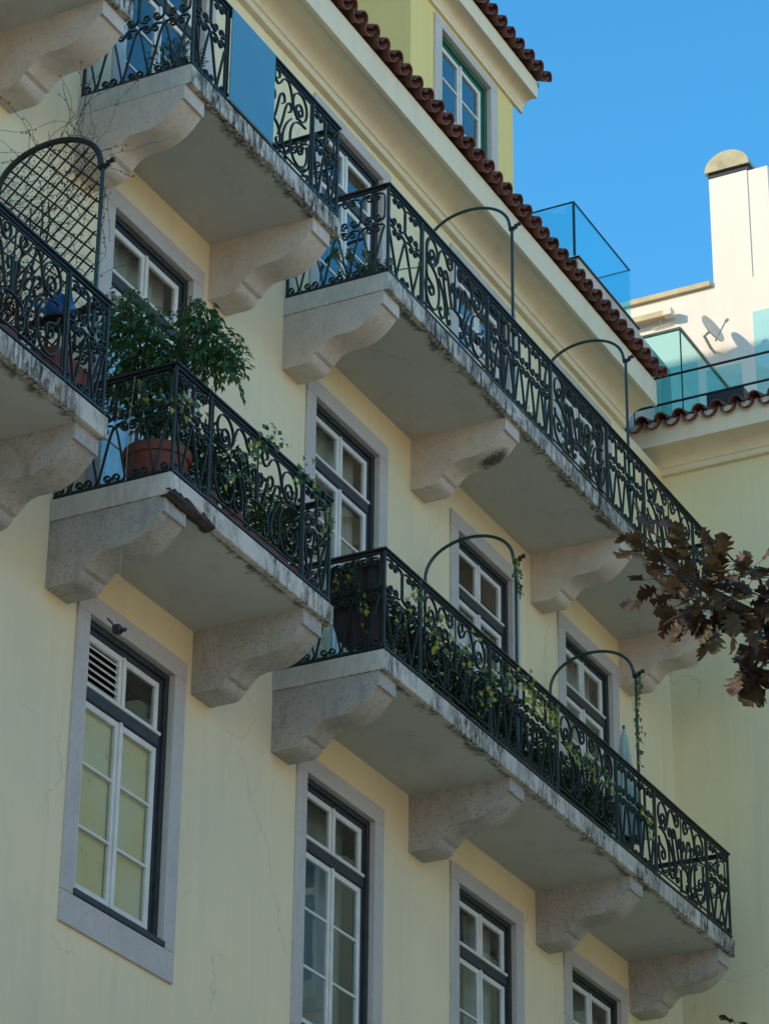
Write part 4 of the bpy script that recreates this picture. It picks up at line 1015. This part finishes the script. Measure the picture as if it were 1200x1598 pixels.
low = limb([j2, campt(1400,1180,12.4), campt(1270,1075,12.2), campt(1195,1050,12.1), campt(1170,1040,12.1)], .04, .004)
low2 = limb([j2, campt(1330,1660,12.4), campt(1210,1630,12.2), campt(1158,1604,12.1)], .03, .003)
def leaf_mesh(seed):
    # lobed leaf with a raised midrib, curled
    r = random.Random(seed); L = 1.0; a = MB(); lob = 5; left = []
    prof = [(0,.02),(.06,.05),(.12,.22),(.17,.26),(.22,.14),(.30,.36),(.36,.46),(.41,.40),(.44,.22),(.53,.38),(.60,.48),(.66,.40),(.68,.22),(.76,.30),(.83,.32),(.88,.20),(.95,.12),(1.0,.0)]
    def jag(s): return [(x+r.uniform(-.015,.015), w*(1+r.uniform(-.16,.16))) for x, w in prof]
    A, Bq = jag(1), jag(-1); curl = r.uniform(-.35,.5); fold = r.uniform(.05,.4)
    def P(x, y): return (x, y, fold*abs(y)*.7+curl*x*x*.5+.05*math.sin(x*9+y*7+seed))
    n = len(prof)
    for s, Q in ((1, A), (-1, Bq)):
        b = len(a.v)
        for (x, w), (px, _) in zip(Q, prof): a.v.append(P(px, 0)); a.v.append(P(x, s*w*.55)); a.v.append(P(x+.05*(w > .3), s*w))
        for i in range(n-1):
            for c in range(2):
                f = (b+i*3+c, b+(i+1)*3+c, b+(i+1)*3+c+1, b+i*3+c+1); a.face(f if s > 0 else f[::-1], True)
    a.tube([P(-.28,0), P(0,0)], .012, 4)
    me = a.mesh('leaf'); return me
LM_ = []
for sidx in range(9):
    me = leaf_mesh(sidx); setmat(me, M['oak'] if sidx % 3 else M['oak2']); LM_.append(me)
r = random.Random(4)
def put_leaf(p, out, size, mesh=None):
    # leaf plane roughly facing the ground and the viewer
    x = (out+rv(r)*.35).normalized(); nrm = (Vector((-.3,-.25,.9))*r.choice((1,1,1,-.6))+rv(r)*.55); y = nrm.cross(x).normalized(); z = x.cross(y)
    mt = Matrix((x, y, z)).transposed(); e = mt.to_euler()
    link('leaf', mesh or r.choice(LM_), TR, p+x*size*.26, e, (size,)*3)
spots = [(985,820),(1000,850),(985,862),(1015,835),(1035,815),(1005,890),(1025,895),(1000,905),(1045,850),(1050,880),(1062,862),(1072,885),(1085,868),(1075,905),(1058,915),(1045,925),(1040,945),(1062,945),(1050,970),(1042,985),(1072,960),(1085,930),(1100,905),(1110,875),(1125,860),(1145,850),(1155,870),(1130,890),(1100,940),(1095,970),(1085,985),(1105,990),(1120,960),(1135,930),(1150,905),(1160,885),(1172,870),(1180,900),(1165,925),(1150,950),(1140,975),(1125,995),(1110,1005),(1165,960),(1175,985),(1190,940),(1195,965),(1185,920),(1198,890),(1200,915),(1190,985),(1160,990),(1205,945),(1025,960),(1035,970),(1115,915),(1140,915),(1120,935),(1170,940),(1090,950)]
for (u, v) in spots:
    d = 11.95+r.uniform(-.12,.12); p = campt(u, v, d); ctr = campt(1120, 925, 11.95); out = (p-ctr); out = out.normalized() if out.length > .01 else rv(r)
    n = 2
    for _ in range(n): put_leaf(p-out*.06+rv(r)*.035, out*.9+Vector((0,0,-.25)), r.uniform(.075,.115))
for (u, v) in [(1165,1020),(1180,1010),(1195,1020),(1160,1040),(1175,1050),(1192,1048),(1178,1065),(1195,1070),(1205,1035),(1210,1060),(1185,1035)]:
    p = campt(u, v, 12.1); out = (p-campt(1190,1045,12.1)); put_leaf(p, out+Vector((0,0,-.02)), r.uniform(.085,.11)); put_leaf(p, -out+rv(r)*.3, r.uniform(.07,.1)); put_leaf(p+rv(r)*.02, rv(r), r.uniform(.08,.12))
for (u, v) in [(1150,1600),(1160,1606),(1172,1612)]: put_leaf(campt(u, v, 12.1), rv(r), .07)
for o in bpy.data.objects:
    if '_w' in o: del o['_w']
